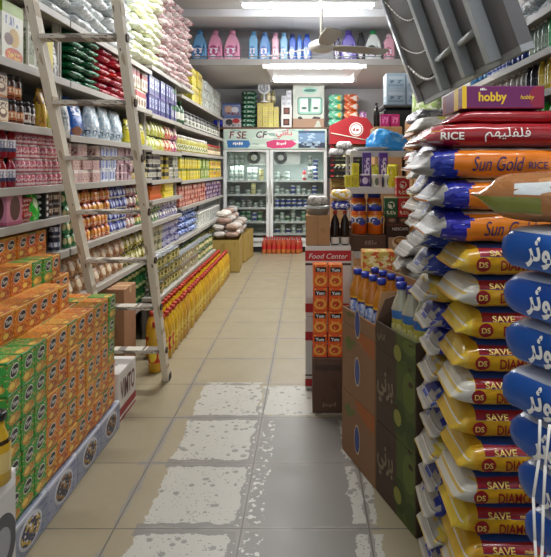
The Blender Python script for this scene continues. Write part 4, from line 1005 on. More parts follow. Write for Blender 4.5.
for i, (x, c1, c2, lab) in enumerate(((.5, '#5fbf98', '#cfe8da', 'mint green film pack on the ledge beside the advert carton'), (.78, '#d9682e', '#f0d4c0', 'orange film pack on the ledge beside the mint ones'))):
    p = packp('film_bundle', 'pack', .27, .2, .16, pm('bundle_%d' % i, c1, [('blot', 4, 3, .55, c2), ('ell', .72, .5, .12, .3, '#d9c23a' if i == 0 else '#e8e0d6')], .3, raw=True), 70 + i)
    for k in range(4): place(p, lab + layer(k, 4), (x, 10.4, LZ + k * .151), R.uniform(-.05, .05), lab)
# ------------------------------------------------------------------ red cooler beside the fridge
RED = M('cooler_red_enamel', '#9c1a22', .35); CRM = M('cooler_cream', '#d8d2c0', .5)
t = thing('red_cooler', 'red upright cooler with peaked top and round white emblem beside the fridge', 'cooler', (0, 0, 0))
CX0, CX1, CY0, CY1 = .38, 1.08, 9.55, 10.1
bm = bmesh.new()
add_box(bm, CX0, CX1, CY1 - .04, CY1, 0, 1.93); add_box(bm, CX0, CX0 + .05, CY0, CY1 - .04, 0, 1.93); add_box(bm, CX1 - .05, CX1, CY0, CY1 - .04, 0, 1.93); add_box(bm, CX0 + .05, CX1 - .05, CY0, CY1 - .04, 0, .9)
obj('body', fin('body', bm, RED), t)
bm = bmesh.new(); pr_ = [(CX0 - .02, 1.9), (CX1 + .02, 1.9), (CX1 + .02, 2.16), (CX1 - .1, 2.33), (.73, 2.37), (CX0 + .18, 2.3), (CX0 - .02, 2.2)]
q0 = [bm.verts.new((x, CY0 - .06, z)) for x, z in pr_]; q1 = [bm.verts.new((x, CY1, z)) for x, z in pr_]
bm.faces.new(q0); bm.faces.new(q1[::-1])
for k in range(7): bm.faces.new((q0[k], q1[k], q1[(k + 1) % 7], q0[(k + 1) % 7]))
hdr = obj('header', fin('header', bm, RED), t)
bm = bmesh.new(); add_tube(bm, (.8, CY0 - .066, 2.14), (.8, CY0 - .061, 2.14), .115, 28, 0); add_tube(bm, (.8, CY0 - .069, 2.14), (.8, CY0 - .067, 2.14), .1, 28, 1)
add_tube(bm, (.8, CY0 - .072, 2.14), (.8, CY0 - .07, 2.14), .085, 28, 0)
me = fin('emblem', bm, [WHITE, RED]); tb, W, HH = text_bm('~ab', .11, .09); stick(me, tb, lambda a, c: (.8 - W / 2 + a, CY0 - .0735, 2.14 - HH / 2 + c), 1); obj('round_emblem', me, hdr)
bm = bmesh.new(); add_tube(bm, (CX0, CY0 - .07, 2.08), (CX1, CY0 - .07, 1.94), .008, 6); obj('header_trim', fin('trim', bm, CRM), hdr)
bm = bmesh.new(); add_box(bm, CX0 + .05, CX1 - .05, CY1 - .06, CY1 - .041, .9, 1.9); obj('inner_back', fin('back', bm, M('lit_cream_liner', '#c9c79a', .5)), t)
for z in (1.15, 1.5):
    bm = bmesh.new(); add_box(bm, CX0 + .055, CX1 - .055, CY0 + .03, CY1 - .065, z - .015, z); obj('shelf', fin('sh', bm, CRM), t)
cb = bottlep('milk_bottle', 'bottle', .045, .26, pm('milk_body', '#d3d2a4', [('band', .3, .6, '#a9b26a')], .3), CAPWHITE, 12)
for i in range(5):
    for z in (1.151, 1.501): place(cb, 'cream milk bottle in the red cooler, %s shelf, %s along' % ('lower' if z < 1.4 else 'upper', ONES[i + 1]), (CX0 + .12 + i * .115, 9.75, z), 0, 'milk bottles in the red cooler')
# ------------------------------------------------------------------ detergents on the bulkhead shelf
def jug(name, cat, w, h, d, mat, capm, handle=True, slim=False, capr=.2):
    c = bpy.data.curves.new('outline', 'CURVE'); c.dimensions = '2D'; c.fill_mode = 'BOTH'; c.extrude = d / 2 - .018; c.bevel_depth = .018; c.bevel_resolution = 1
    pts = [(-.46, .03), (-.38, 0), (.38, 0), (.46, .03), (.48, .35), (.44, .55), (.3, .74), (.14, .87), (-.14, .87), (-.3, .72), (-.44, .5), (-.48, .3)]
    if slim: pts = [(-.42, .03), (-.34, 0), (.34, 0), (.42, .03), (.44, .3), (.36, .55), (.42, .72), (.18, .87), (-.18, .87), (-.42, .72), (-.36, .55), (-.44, .3)]
    sp = c.splines.new('POLY'); sp.points.add(len(pts) - 1); sp.use_cyclic_u = True
    for p_, (x, z) in zip(sp.points, pts): p_.co = (x * (w - .03), z * (h - .04) + .018, 0, 1)
    if handle:
        hp = [(.2, .28), (.34, .3), (.36, .45), (.28, .58), (.17, .62), (.15, .45)]
        sp = c.splines.new('POLY'); sp.points.add(len(hp) - 1); sp.use_cyclic_u = True
        for p_, (x, z) in zip(sp.points, hp): p_.co = (x * w, z * h, 0, 1)
    o = bpy.data.objects.new('outline', c); COL.objects.link(o); dg = bpy.context.evaluated_depsgraph_get(); dg.update()
    me = bpy.data.meshes.new_from_object(o.evaluated_get(dg)); bpy.data.objects.remove(o); bpy.data.curves.remove(c)
    for v in me.vertices: v.co = Vector((v.co.x, -v.co.z, v.co.y))
    b2 = bmesh.new(); b2.from_mesh(me); bpy.data.meshes.remove(me); me = bpy.data.meshes.new('jug'); b2.to_mesh(me); b2.free()
    me.materials.clear(); me.materials.append(mat)
    cr = w * capr
    cp = lathe([(0, 0), (cr, 0), (cr * .95, h * .13), (cr * .8, h * .14), (0, h * .14)], capm, 12)
    return P(name, cat, me, w, d, h, [('cap', cp, (0, 0, h * .86))])
def dm(n, base, acc, lab='#e8e2ea'): return pm('softener_' + n, base, [('ell', .4, .38, .33, .22, acc), ('txt', .15, .7, .3, .5, lab, 6, 9), ('ell', .38, .2, .2, .07, lab)], .25, jit=0)
DZ, DY = 3.062, 8.48
for px, w_, h_, base, acc, cap, hd_, lab in ((200, .225, .47, '#6fa3cf', '#3f6ea8', '#5a9ad0', 1, 'large blue softener jug, first on the bulkhead shelf'), (215.5, .225, .47, '#e39ab8', '#b8487c', '#d98aa8', 1, 'large pink softener jug beside the blue one'), (232.5, .24, .47, '#e8a4c0', '#c05a8c', '#de90b0', 1, 'large pink softener jug beside the gap on the bulkhead shelf'),
        (253.5, .15, .46, '#7fb4d9', '#4a86b8', '#6aa4d0', 0, 'slim pale blue softener bottle after the gap'), (265, .17, .45, '#6a9ad0', '#3a5fb0', '#5a8ac4', 1, 'mid-blue softener jug next to the slim pale one'), (275.5, .12, .44, '#e6b4c4', '#c8708c', '#e0a0b4', 0, 'slim pink softener bottle between blue ones'),
        (284, .13, .44, '#8cbcdc', '#5a90c0', '#7ab0d4', 0, 'slim light blue softener bottle beside the slim pink one'), (292.5, .12, .42, '#3f62b8', '#7fa4de', '#1c2c6a', 0, 'dark-capped royal blue bottle left of the fan hub'.replace('left of', 'before')), (299.5, .09, .41, '#4a78c8', '#8ab0e4', '#4a78c8', 0, 'narrow blue bottle between two royal blue ones'), (307, .14, .42, '#3a5cb4', '#86a8e0', '#2a4a9c', 0, 'royal blue bottle nearest the fan hub'),
        (337, .1, .4, '#3a2f4e', '#6a5a86', '#2a2236', 0, 'dark plum bottle partly behind the fan'), (348.5, .25, .47, '#5a4a9e', '#8a84d0', '#4c3c8c', 1, 'large violet detergent jug by the dark bottles'), (361, .12, .44, '#26262c', '#c8c8cc', '#1a1a1e', 0, 'slim black detergent bottle beside the green-capped jug'), (373, .25, .47, '#d6dcd8', '#3a4a44', '#1f9a54', 1, 'white detergent jug with green cap'), (389, .18, .42, '#e0a8b8', '#c07088', '#e6c0cc', 0, 'pink softener bottle at the end by the hanging rack')):
    p = jug('softener_bottle', 'detergent bottle', w_, h_, .13, dm('%d' % int(px), base, acc), M('cap_' + cap.strip('#'), cap, .3), bool(hd_), not hd_, .2 if hd_ else .26)
    place(p, lab, ((px - 308) / FPX * DY, DY, DZ))
rail = thing('shelf_rail', 'thin grey wire rail along the front of the detergent shelf', 'rail', (0, 0, 0))
bm = bmesh.new(); add_tube(bm, (-1.9, 8.32, 3.12), (1.6, 8.32, 3.12), .008, 6); obj('wire', fin('wire', bm, STEEL), rail)
for i in range(12):
    bm = bmesh.new(); add_tube(bm, (-1.85 + i * .31, 8.32, 3.06), (-1.85 + i * .31, 8.32, 3.12), .006, 6); obj('rail_post', fin('post', bm, STEEL), rail)
# ------------------------------------------------------------------ the middle display: gondola, jars, tins, packs
GM = M('gondola_white_steel', '#cfcdc8', .45)
t = thing('gondola_shelf', 'low white steel display shelf holding drink powder jars and tins', 'shelving', (0, 0, 0))
GX0, GX1, GY0, GY1 = .33, .98, 4.12, 5.0
for z, y0, y1, x0, x1 in ((.9, GY0 - .03, GY1, GX0, GX1), (1.355, 4.22, 4.5, .295, .68), (1.63, 4.42, GY1, GX0, GX1), (.3, GY0, GY1, GX0, GX1)):
    bm = bmesh.new(); add_box(bm, x0, x1, y0, y1, z - .02, z); add_box(bm, x0, x1, y0 - .006, y0, z - .045, z + .002, 0, .001); obj('shelf_board', fin('board', bm, GM), t)
for x in (GX0 + .012, GX1 - .012):
    for y in (4.49, GY1 - .02):
        bm = bmesh.new(); add_box(bm, x - .012, x + .012, y - .012, y + .012, 0, 1.63, 0, .002); obj('upright', fin('up', bm, GM), t)
tang = pm('orange_powder_jar', '#c95a16', [('band', .42, .8, '#d98a1e'), ('ell', .4, .6, .32, .14, '#e8e4da'), ('ell', .6, .5, .25, .12, '#2f3f9a'), ('txt', .2, .8, .5, .7, '#33489c', 6, 7)], .3, jit=.03)
tj = jarp('drink_powder_jar', 'jar', .057, .205, tang, CAPBLUE, 16)
me = box(.26, .2, .115, [KRAFTD, M('faded_carton_print', '#8f7664', .7)], .004); flatfront(me, '~abcd', .02, .035, 1, h=.045, y=-.1)
tag(obj('flat_carton', me, None, (.435, 4.23, .901)), 'dark brown carton under the orange powder jars', 'carton')
for i in range(2): place(tj, 'orange drink powder jar with blue cap, %s of the front pair' % ('first', 'second')[i], (.375 + i * .118, 4.2, 1.017), R.uniform(-.2, .2), 'orange powder jars')
me = box(.26, .1, .2, [KRAFTD], .004); tag(obj('flat_carton', me, None, (.435, 4.385, .901)), 'brown carton raising the rear pair of powder jars', 'carton')
for i in range(2): place(tj, 'orange drink powder jar in the raised rear pair, %s' % ('first', 'second')[i], (.385 + i * .12, 4.365, 1.104), .1, 'orange powder jars')
vio = canp('cocoa_tin', 'tin', .038, .1, pm('violet_tin', '#4c2f7a', [('ell', .5, .5, .3, .25, '#cfc4de'), ('band', .85, .97, '#b9a4d0')], .3), CAPWHITE)
whi = canp('cocoa_tin', 'tin', .041, .095, pm('ivory_tin', '#d6d2c4', [('ell', .45, .45, .18, .3, '#5f6a4a'), ('rect', .6, .9, .2, .8, '#b9b3c2')], .3), CAPWHITE)
for i, (p, lab) in enumerate(((vio, 'violet tin at the start of the white display tray'), (whi, 'ivory tin with green print in the display tray'), (whi, 'ivory tin last in the display tray'))):
    place(p, lab, (.425 + i * .09, 4.28, 1.356))
tallv = boxp('chocolate_box', 'box', .065, .05, .26, pm('tall_violet_pack', '#55348c', [('txt', .2, .8, .3, .85, '#d6c8e6', 5, 9), ('band', 0, .1, '#3a2266')], .35))
for i, x in enumerate((.45, .575)): place(tallv, 'tall violet box standing behind the tins, %s' % ('nearer the bottles', 'nearer the bags')[i], (x, 4.38, 1.356), R.uniform(-.1, .1))
ylp = pouchp('yellow_pouch', 'pouch', .09, .06, .17, pm('vivid_yellow_pouch', '#d9cf1e', [('blot', 5, 5, .58, '#eee67a')], .3, bump=.3), 21)
for i, (x, y, z, lab) in enumerate(((.34, 4.24, 1.29, 'vivid yellow pouch leaning at the tray edge'), (.513, 4.4, 1.356, 'vivid yellow pouch between the tall violet boxes'), (.64, 4.36, 1.356, 'vivid yellow pouch at the far tray end, upright'), (.63, 4.26, 1.356, 'vivid yellow pouch before another at the far tray end'))):
    if i == 0: continue
    place(ylp, lab, (x, y, z), R.uniform(-.4, .4))
yc = boxp('yellow_box', 'box', .05, .08, .09, pm('yellow_step_box', '#d9d02a', [('rect', .2, .8, .2, .8, '#c2b41a')], .4))
# stepped yellow boxes on a carton before the tray
for i in range(2):
    for k in range(i + 1): place(yc, 'bright yellow little box in the steps by the tins, column %d, layer %d' % (i + 1, k + 1), (.302 + i * .053, 4.3, 1.356 + k * .0905), 0, 'bright yellow stepped boxes')
# plate of film-wrapped food on top board and blue bag
place(P('foil_plate', 'plate', lathe([(0, .012), (.1, .01), (.14, .03), (.145, .032), (.14, .026), (.1, 0), (0, 0)], M('clear_plastic_lid', '#c3c6c8', .2), 20), .28, .28, .03), 'flat clear plastic lid lying over the tall violet boxes', (.5, 4.56, 1.631))
bag = pm('sky_blue_bag_film', '#2f8fd6', [('blot', 3, 3, .56, '#59aee6'), ('blot', 6, 6, .66, '#1f72b8')], .25, raw=True, jit=0, bump=.5)
bm = bmesh.new(); bmesh.ops.create_icosphere(bm, subdivisions=4, radius=1)
for v in bm.verts:
    p = v.co.copy(); nv = mnoise.noise_vector(p * 1.7) * .28 + mnoise.noise_vector(p * 4.5) * .1
    p += nv * .8; p.z = max(p.z, -.55)
    v.co = Vector((p.x * .165, p.y * .13, (p.z + .55) * .12))
for f in bm.faces: f.smooth = True
tag(obj('plastic_bag', fin('bag', bm, bag), None, (.64, 4.72, 1.632)), 'crumpled sky-blue plastic bag on top of the display shelf', 'bag')
# coffee boxes at the end of the display
nes = [pm('dark_coffee_box', '#2e1712', [('rect', .1, .95, .02, .5, '#b79a7c'), ('band', .92, 1, '#5a3026'), ('ell', .62, .3, .36, .24, '#e2d6c0'), ('ell', .62, .36, .28, .15, '#8a5a30'), ('ell', .62, .38, .2, .08, '#c9a06a')], .4, jit=0), WHITE]
me = box(.165, .12, .2, nes, .003); flatfront(me, 'NESCAFE', .02, .15, 1, h=.02, y=-.06)
tag(obj('coffee_carton', me, None, (.645, 4.18, .901)), 'dark brown coffee carton picturing a frothy cup', 'carton')
dkp = boxp('dark_sweet_box', 'box', .08, .1, .045, pm('dark_sweet_print', '#3a2420', [('ell', .5, .5, .3, .3, '#8a6a52')], .4))
for i in range(2): place(dkp, 'dark little box on the coffee carton, %s' % ('first', 'second')[i], (.605 + i * .083, 4.17, 1.102))
def biscuit(nm, base): return boxp('biscuit_carton', 'box', .092, .09, .145, pm('bisc_' + nm, base, [('ell', .5, .58, .27, .18, '#d9d6c8'), ('txt', .3, .7, .45, .7, base, 6, 7), ('txt', .15, .85, .12, .3, '#d6d0b8', 7, 12), ('band', .93, 1, '#c9bf9a')], .4, jit=0))
place(biscuit('green', '#14532f'), 'dark green carton with round white seal beside the jars', (.6, 4.165, 1.148))
place(biscuit('red', '#b3202a'), 'red carton with round white seal, beside the dark green one', (.695, 4.165, 1.148))
place(biscuit('red', '#b3202a'), 'red carton with round white seal, stacked above its twin', (.685, 4.165, 1.294))
oj_ = boxp('orange_box', 'box', .085, .1, .17, pm('orange_snack_print', '#d98a26', [('ell', .5, .45, .35, .2, '#e8c060'), ('txt', .1, .9, .6, .85, '#f0e4c0', 6, 8), ('band', 0, .15, '#a85a1a')], .4))
place(oj_, 'orange snack box beside the coffee carton', (.785, 4.18, .901))
place(pouchp('lime_pouch', 'pouch', .1, .07, .2, pm('limegreen_pouch', '#b9bf2a', [('blot', 5, 5, .56, '#dcdc6a')], .3), 22), 'lime-yellow pouch beside the red cartons', (.8, 4.2, 1.075 ), 0)
# ---- white-red display tower of cartons
tw = [M('tower_white_card', '#d8d5d0', .5), M('tower_red_card', '#b3252c', .5), M('tower_dark_strip', '#4a3028', .6), WHITE]
for k, (z0, z1) in enumerate(((0, .49), (.491, .97))):
    h = z1 - z0; me = box(.31, .28, h, tw, .004); bm = bmesh.new(); bm.from_mesh(me)
    for a, b, mi in ((h - .1, h - .03, 1), (h - .13, h - .115, 2), (.03, .09, 1)) if k == 1 else ((h - .16, h - .1, 1), (.02, .07, 1), (.09, .1, 2)):
        add_box(bm, -.1555, .1555, -.1408, -.1402, a, b, mi); add_box(bm, -.1558, -.1552, -.14, .14, a, b, mi)
    bm.to_mesh(me); bm.free()
    if k == 1: flatfront(me, 'Food Center', .0, h - .085, 3, h=.035, y=-.141, shear=.25)
    tag(obj('display_carton', me, None, (.137, 4.02, z0)), ('white carton with red bands on the floor behind the noodle packs', 'white carton with red bands, stacked on top behind the noodle packs')[k], 'carton')
me = box(.165, .2, .205, [KRAFT], .004)
t = thing('small_carton', 'plain tan carton on the white and red cartons', 'carton', (.067, 4.0, .971)); obj('body', me, t)
bm = bmesh.new(); add_box(bm, -.001, .001, -.1008, -.1002, .0, .205); obj('seam', fin('seam', bm, KRAFTD), t)
dkb = bottlep('vinegar_bottle', 'bottle', .031, .235, pm('black_vinegar_body', '#1c1110', [('band', .04, .25, '#d6d2ca')], .15), CAPRED, sh=.62, neck=.36)
for i in range(2): place(dkb, 'dark vinegar bottle with white label beside the tan carton, %s' % ('nearer it', 'nearer the powder jars')[i], (.187 + i * .068, 3.95, .971), 0, 'dark vinegar bottles')
# dish and packs above the tan carton
place(P('clear_dish', 'bowl', lathe([(0, 0), (.07, 0), (.088, .055), (.092, .057), (.066, .012), (0, .012)], M('cloudy_plastic', '#a9a8a2', .25), 20), .18, .18, .06), 'clear plastic dish on the tan carton', (.068, 4.0, 1.177))
place(packp('wrapped_loaf', 'pack', .15, .12, .07, pm('pale_wrap', '#c9c4b8', [('blot', 5, 5, .55, '#8a8078')], .3, raw=True), 24), 'pale wrapped loaf lying in the clear dish', (.068, 4.0, 1.236))
tag(obj('flat_carton', box(.15, .18, .11, [KRAFTD], .004), None, (.232, 4.11, .971)), 'small dark brown carton behind the vinegar bottles', 'carton')
place(packp('blue_pack', 'pack', .13, .13, .065, pm('navy_white_pack', '#2c3a94', [('blot', 4, 3, .58, '#cfd4e6'), ('txt', .2, .8, .3, .7, '#e6e6f0', 6, 6)], .3, raw=True), 25, .003), 'blue pack with white print above the vinegar bottles', (.225, 3.96, 1.21))
place(packp('yellow_pack', 'pack', .15, .15, .075, pm('yellow_white_pack', '#d9b13a', [('blot', 4, 3, .5, '#e8e4d8'), ('blot', 7, 6, .66, '#c8661e')], .3, raw=True), 26), 'yellow and white pack on the blue one', (.23, 3.97, 1.277))
# ---- orange noodle packs on a dark crate
me = box(.19, .28, .335, [KRAFTD, M('crate_print', '#8a7464', .7), M('crate_dark_card', '#4a382e', .8)], .004)
bm = bmesh.new(); bm.from_mesh(me); add_box(bm, -.08, .08, -.1408, -.1403, .26, .295, 2); bm.to_mesh(me); bm.free(); flatfront(me, '~abcdef', .01, .035, 1, h=.035, y=-.1405)  # darker card strip across the upper front
tag(obj('dark_carton', me, None, (.122, 3.64, 0)), 'dark brown carton on the floor under the orange noodle packs', 'carton')
npm_ = [pm('noodle_pack_print', '#d8581e', [('ell', .5, .3, .42, .22, '#e0a040'), ('ell', .5, .3, .26, .13, '#b8401a'), ('blot', 5, 6, .64, '#e8b25a')], .35, jit=.03), BLACK, WHITE]
me = box(.088, .1, .142, npm_, .003)
bm = bmesh.new(); bm.from_mesh(me); add_box(bm, -.032, .034, -.0508, -.0503, .096, .126, 1); bm.to_mesh(me); bm.free(); flatfront(me, 'Yum', .0, .1, 2, h=.02, y=-.051, bold=.02)
for k in range(4):
    for i in range(2): place(P('noodle_pack', 'noodle pack', me, .088, .1, .142), 'orange noodle pack above the dark crate, %s column, %s' % (('aisle', 'inner')[i], ('lowest', 'second up', 'third up', 'topmost')[k]), (.075 + i * .094, 3.57 + R.uniform(-.008, .008), .336 + k * .1425), R.uniform(-.06, .06), 'orange noodle packs')
# ------------------------------------------------------------------ slanting row of juice cartons
ang = math.atan2(-.325, .946)          # faces look to the aisle and a little to the shop front
RZ = PI / 2 * -1 + math.atan2(.32, .95) # local -Y (front) -> (-.95,-.32)
def along(s, dpt, z):                  # s along the row from its far end, dpt behind the faces
    dx, dy = .3237, -.9461
    return Vector((.18 + dx * s - dy * dpt * 1.0, 3.06 + dy * s + dx * dpt, z))
jb = [pm('juice_carton_card', '#8c6848', [('blot', 2, 2, .6, '#8c6645'), ('ell', 1.05, .98, .6, .22, '#a3602e')], .75, jit=.02), M('juice_oval_blue', '#33488c', .5), M('juice_leaf_green', '#5a6b2a', .6), M('juice_oval_pale', '#c9b9a0', .5)]
gb = [pm('leafy_carton_card', '#4a3a2c', [('rect', .55, 1.1, -.1, 1.1, '#4d5a24'), ('ell', .62, .3, .16, .22, '#3c4a1e'), ('ell', .85, .7, .15, .24, '#5f6d2c'), ('ell', .9, .2, .14, .16, '#3f4d20'), ('blot', 4, 4, .64, '#42331f')], .7, jit=.02), M('leafy_print', '#85745c', .6), M('lime_slice', '#8a8a3a', .6)]
def side_carton(name, label, s0, s1, z0, z1, mats, deep, kind, opn):
    w = s1 - s0; h = z1 - z0; c = along((s0 + s1) / 2, deep / 2, z0)
    t = thing(name, label, 'carton', c, RZ)
    if opn:
        bm = bmesh.new(); th = .006
        add_box(bm, -w / 2, w / 2, -deep / 2, deep / 2, 0, th); add_box(bm, -w / 2, w / 2, -deep / 2, -deep / 2 + th, th, h); add_box(bm, -w / 2, w / 2, deep / 2 - th, deep / 2, th, h)
        add_box(bm, -w / 2, -w / 2 + th, -deep / 2 + th, deep / 2 - th, th, h); add_box(bm, w / 2 - th, w / 2, -deep / 2 + th, deep / 2 - th, th, h)
        me = fin('open', bm, mats)
    else: me = box(w, deep, h, mats, .004)
    y = -deep / 2
    if kind == 'juice':
        ovalfront(me, .0, h * .42, .036, .075, y - .0008, 3); ovalfront(me, 0, h * .42, .03, .066, y - .0014, 1)
        bm = bmesh.new(); bm.from_mesh(me)
        for pts in ([(-w * .4, h * .75), (-w * .28, h * .62), (-w * .16, h * .7), (-w * .25, h * .86)], [(-w * .2, h * .78), (-w * .1, h * .72), (-w * .06, h * .84)]):
            f = bm.faces.new([bm.verts.new((a, y - .0008, b)) for a, b in pts]); f.material_index = 2
        bm.to_mesh(me); bm.free()
    else:
        tb, W, HH = text_bm('\uFEF2\uFEE7\uFEAE\uFE91', None, min(.15, h * .45), 0, .03); kx = min(1, .16 / W)
        stick(me, tb, lambda a, c: (-w * .46 + a * kx, y - .0012, h * .3 + c), 1)
        ovalfront(me, .03, h * .28, .035, .035, y - .0008, 2)
    obj('body', me, t)
    return t
side_carton('juice_carton', 'light brown juice carton with blue oval, lowest of its stack', 0, .41, 0, .33, jb, .24, 'juice', 0)
side_carton('juice_carton', 'light brown juice carton with blue oval, middle of its stack', 0.005, .41, .331, .685, jb, .24, 'juice', 0)
top = side_carton('open_juice_carton', 'open light brown carton with orange juice bottles standing in it', 0.01, .41, .686, .765, jb, .24, 'juice', 1)
bm = bmesh.new(); add_box(bm, -.2, .2, .114, .12, .08, .27); obj('raised_flap', fin('flap', bm, [KRAFT]), top)
bm = bmesh.new(); q = [bm.verts.new(v) for v in ((.196, -.12, .075), (.196, .11, .075), (.17, .1, .22), (.185, -.08, .23))]; bm.faces.new(q)
g_ = bmesh.ops.extrude_face_region(bm, geom=bm.faces[:])
for v in g_['geom']:
    if isinstance(v, bmesh.types.BMVert): v.co.x += .005
obj('torn_flap', fin('flap2', bm, [KRAFT]), top)
side_carton('leafy_carton', 'dark carton with green leaf print, lowest beside the bag stack', .42, .79, 0, .33, gb, .2, 'leaf', 0)
side_carton('leafy_carton', 'dark carton with green leaf print, middle one beside the bag stack', .42, .79, .331, .67, gb, .2, 'leaf', 0)
top2 = side_carton('open_leafy_carton', 'dark open carton with leaf print holding lemon drink bottles', .42, .79, .671, .79, gb, .2, 'leaf', 1)
bm = bmesh.new(); q = [bm.verts.new(v) for v in ((-.184, -.1, .115), (-.184, .09, .115), (-.15, .08, .26), (-.17, -.06, .22))]; bm.faces.new(q)
g_ = bmesh.ops.extrude_face_region(bm, geom=bm.faces[:])
for v in g_['geom']:
    if isinstance(v, bmesh.types.BMVert): v.co.x += .005
obj('raised_flap', fin('flap3', bm, [KRAFTD]), top2)
ojm = pm('orange_juice_body', '#b06c1c', [('band', .12, .52, '#2a3a7c'), ('ell', .4, .33, .35, .13, '#cfd6ea'), ('txt', .1, .9, .25, .45, '#7f9ad6', 5, 8), ('band', .5, .54, '#d9a02a')], .15, coat=.3, jit=.03)
ojb = bottlep('orange_juice_bottle', 'juice bottle', .043, .275, ojm, CAPBLUE, 16, sh=.58, neck=.42, waist=.06)
k = 0
for i in range(4):
    for j in range(2):
        p_ = along(.065 + i * .094, .065 + j * .1, .694)
        place(ojb, 'orange juice bottle in the open carton, %s row, %s from its far end' % (('aisle', 'inner')[j], ONES[i + 1]), p_, R.uniform(-.5, 1), 'orange juice bottles in the open carton')
lem = pm('lemon_drink_body', '#b3b19a', [('band', .15, .6, '#b9b04a'), ('ell', .45, .27, .35, .1, '#e3e0b0'), ('band', .48, .62, '#2f6ab0'), ('txt', .1, .9, .2, .4, '#dcd78a', 5, 8)], .15, coat=.3, jit=.03)
leb = bottlep('lemon_drink_bottle', 'juice bottle', .046, .285, lem, CAPBLUE, 16, sh=.58, neck=.45, waist=.05)
for i in range(3):
    place(leb, 'cloudy lemon drink bottle with blue cap, %s from the bag stack' % ONES[3 - i], along(.53 + i * .098, .075, .70), R.uniform(-.3, .3), 'lemon drink bottles')
# cartons further back, carrying sacks and the crate
carton('tall_carton', 'brown carton under the white sacks, lower one', (.8, 3.05, 0), .5, .45, .52, .0)
carton('tall_carton', 'brown carton under the white sacks, upper one', (.8, 3.05, .521), .5, .45, .28, .0)
jy = M('cream_back_card', '#b8a27a', .6)
tag(obj('yellow_sachet_box', box(.2, .15, .12, [pm('sachet_box', '#c9b25a', [('blot', 4, 4, .52, '#c8502c'), ('txt', .1, .9, .2, .8, '#e8dcae', 5, 5)], .4)], .003), None, (.44, 3.62, .86 - .0)), 'small yellow and red box behind the orange juice bottles', 'box')
carton('tall_carton', 'brown carton behind the orange juice bottles', (.44, 3.6, 0), .3, .3, .858)
for k, (z0, z1) in enumerate(((0, .62), (.621, 1.25), (1.251, 1.31), (1.311, 1.37))):
    nm = ('large brown carton on the floor before the red cooler', 'large brown carton, second up before the red cooler', 'thin tan tray of packs beneath the black crate, lower', 'thin tan tray of packs beneath the black crate, upper')[k]
    t = thing('stacked_carton', nm, 'carton', (.57, 7.6, z0)); obj('body', box(.54, .4, z1 - z0, [KRAFT if k < 2 else pm('tan_tray', '#b89a5a', [('txt', .1, .9, .2, .8, '#8a6a3a', 5, 4)], .6)], .006), t)
bk = M('black_crate_plastic', '#17171a', .45)
t = thing('black_crate', 'black slatted plastic crate stacked on cartons before the red cooler', 'crate', (.48, 7.35, 1.371))
bm = bmesh.new(); W_, D_, H_ = .42, .32, .27
add_box(bm, -W_ / 2, W_ / 2, -D_ / 2, D_ / 2, 0, .015)
for z in (.04, .11, .18, .235):
    for y in (-D_ / 2, D_ / 2 - .012): add_box(bm, -W_ / 2, W_ / 2, y, y + .012, z, z + .045 if z < .2 else .27)
    for x in (-W_ / 2, W_ / 2 - .012): add_box(bm, x, x + .012, -D_ / 2 + .012, D_ / 2 - .012, z, z + .045 if z < .2 else .27)
obj('slatted_body', fin('crate', bm, bk), t)
for sx in (-1, 1):
    for sy in (-1, 1):
        bm = bmesh.new(); add_box(bm, sx * W_ / 2 - .015, sx * W_ / 2 + .015, sy * D_ / 2 - .015, sy * D_ / 2 + .015, 0, .275, 0, .004); obj('corner_post', fin('post', bm, bk), t)
bm = bmesh.new()
for i in range(6): add_tube(bm, (-.15 + i * .05, -D_ / 2 - .004, .125), (-.125 + i * .05, -D_ / 2 - .004, .15), .006, 6)
obj('white_marks', fin('marks', bm, CAPWHITE), t)
wb_ = packp('white_bag', 'bag', .2, .16, .1, pm('milky_bag', '#b9b6b4', [('blot', 5, 4, .54, '#e4e2de'), ('blot', 9, 8, .64, '#6a6670')], .3, raw=True, bump=.4), 33, .018)
for i, (x, z) in enumerate(((.36, .277), (.57, .277), (.46, .37))): place(wb_, 'milky plastic bag in the black crate, %s' % ('towards the fridge', 'away from the fridge', 'on top')[i], (x, 7.35, 1.371 + z), R.uniform(-.5, .5))
# ---- behind the blue bag: black cooler, pale boxes, pink packs
t = thing('black_cooler', 'black upright cooler with rounded top behind the bags', 'cooler', (1.05, 6.2, 0))
me = box(.52, .5, 2.13, [M('black_enamel', '#17191c', .4)], .03); obj('body', me, t)
obj('top_rim', box(.54, .52, .03, [M('grey_rim', '#5a5e62', .4)], .01), t, (0, 0, 2.131)); obj('handle', box(.02, .03, .5, [STEEL], .004), t, (-.22, -.266, 1.3))
lb = boxp('pale_blue_carton', 'carton', .2, .25, .165, pm('pale_blue_carton_print', '#9fb2c4', [('rect', .1, .9, .15, .3, '#7f95aa'), ('rect', .1, .9, .6, .8, '#b9c8d6'), ('txt', .15, .85, .35, .55, '#5f748a', 5, 6)], .5))
for i in range(2):
    for k in range(2 if i == 0 else 2): place(lb, 'pale blue carton on the black cooler, column %d, layer %d' % (i + 1, k + 1), (.92 + i * .21, 6.1, 2.162 + k * .166), 0, 'pale blue cartons on the black cooler')
t = thing('stacked_carton', 'brown carton behind the sky-blue bag', 'carton', (.76, 5.6, 0)); obj('body', box(.26, .4, 1.02, [KRAFT], .005), t)
t = thing('stacked_carton', 'brown carton behind the sky-blue bag, upper one', 'carton', (.76, 5.6, 1.021)); obj('body', box(.26, .4, .87, [KRAFT], .005), t)
pk = boxp('magenta_box', 'box', .085, .1, .125, pm('magenta_print', '#b3186a', [('txt', .15, .85, .3, .8, '#e080b4', 5, 7), ('band', 0, .08, '#7a1048')], .4))
for i in range(2): place(pk, 'magenta box above the sky-blue bag, %s' % ('first', 'second')[i], (.745 + i * .09, 5.55, 1.892), R.uniform(-.15, .15))
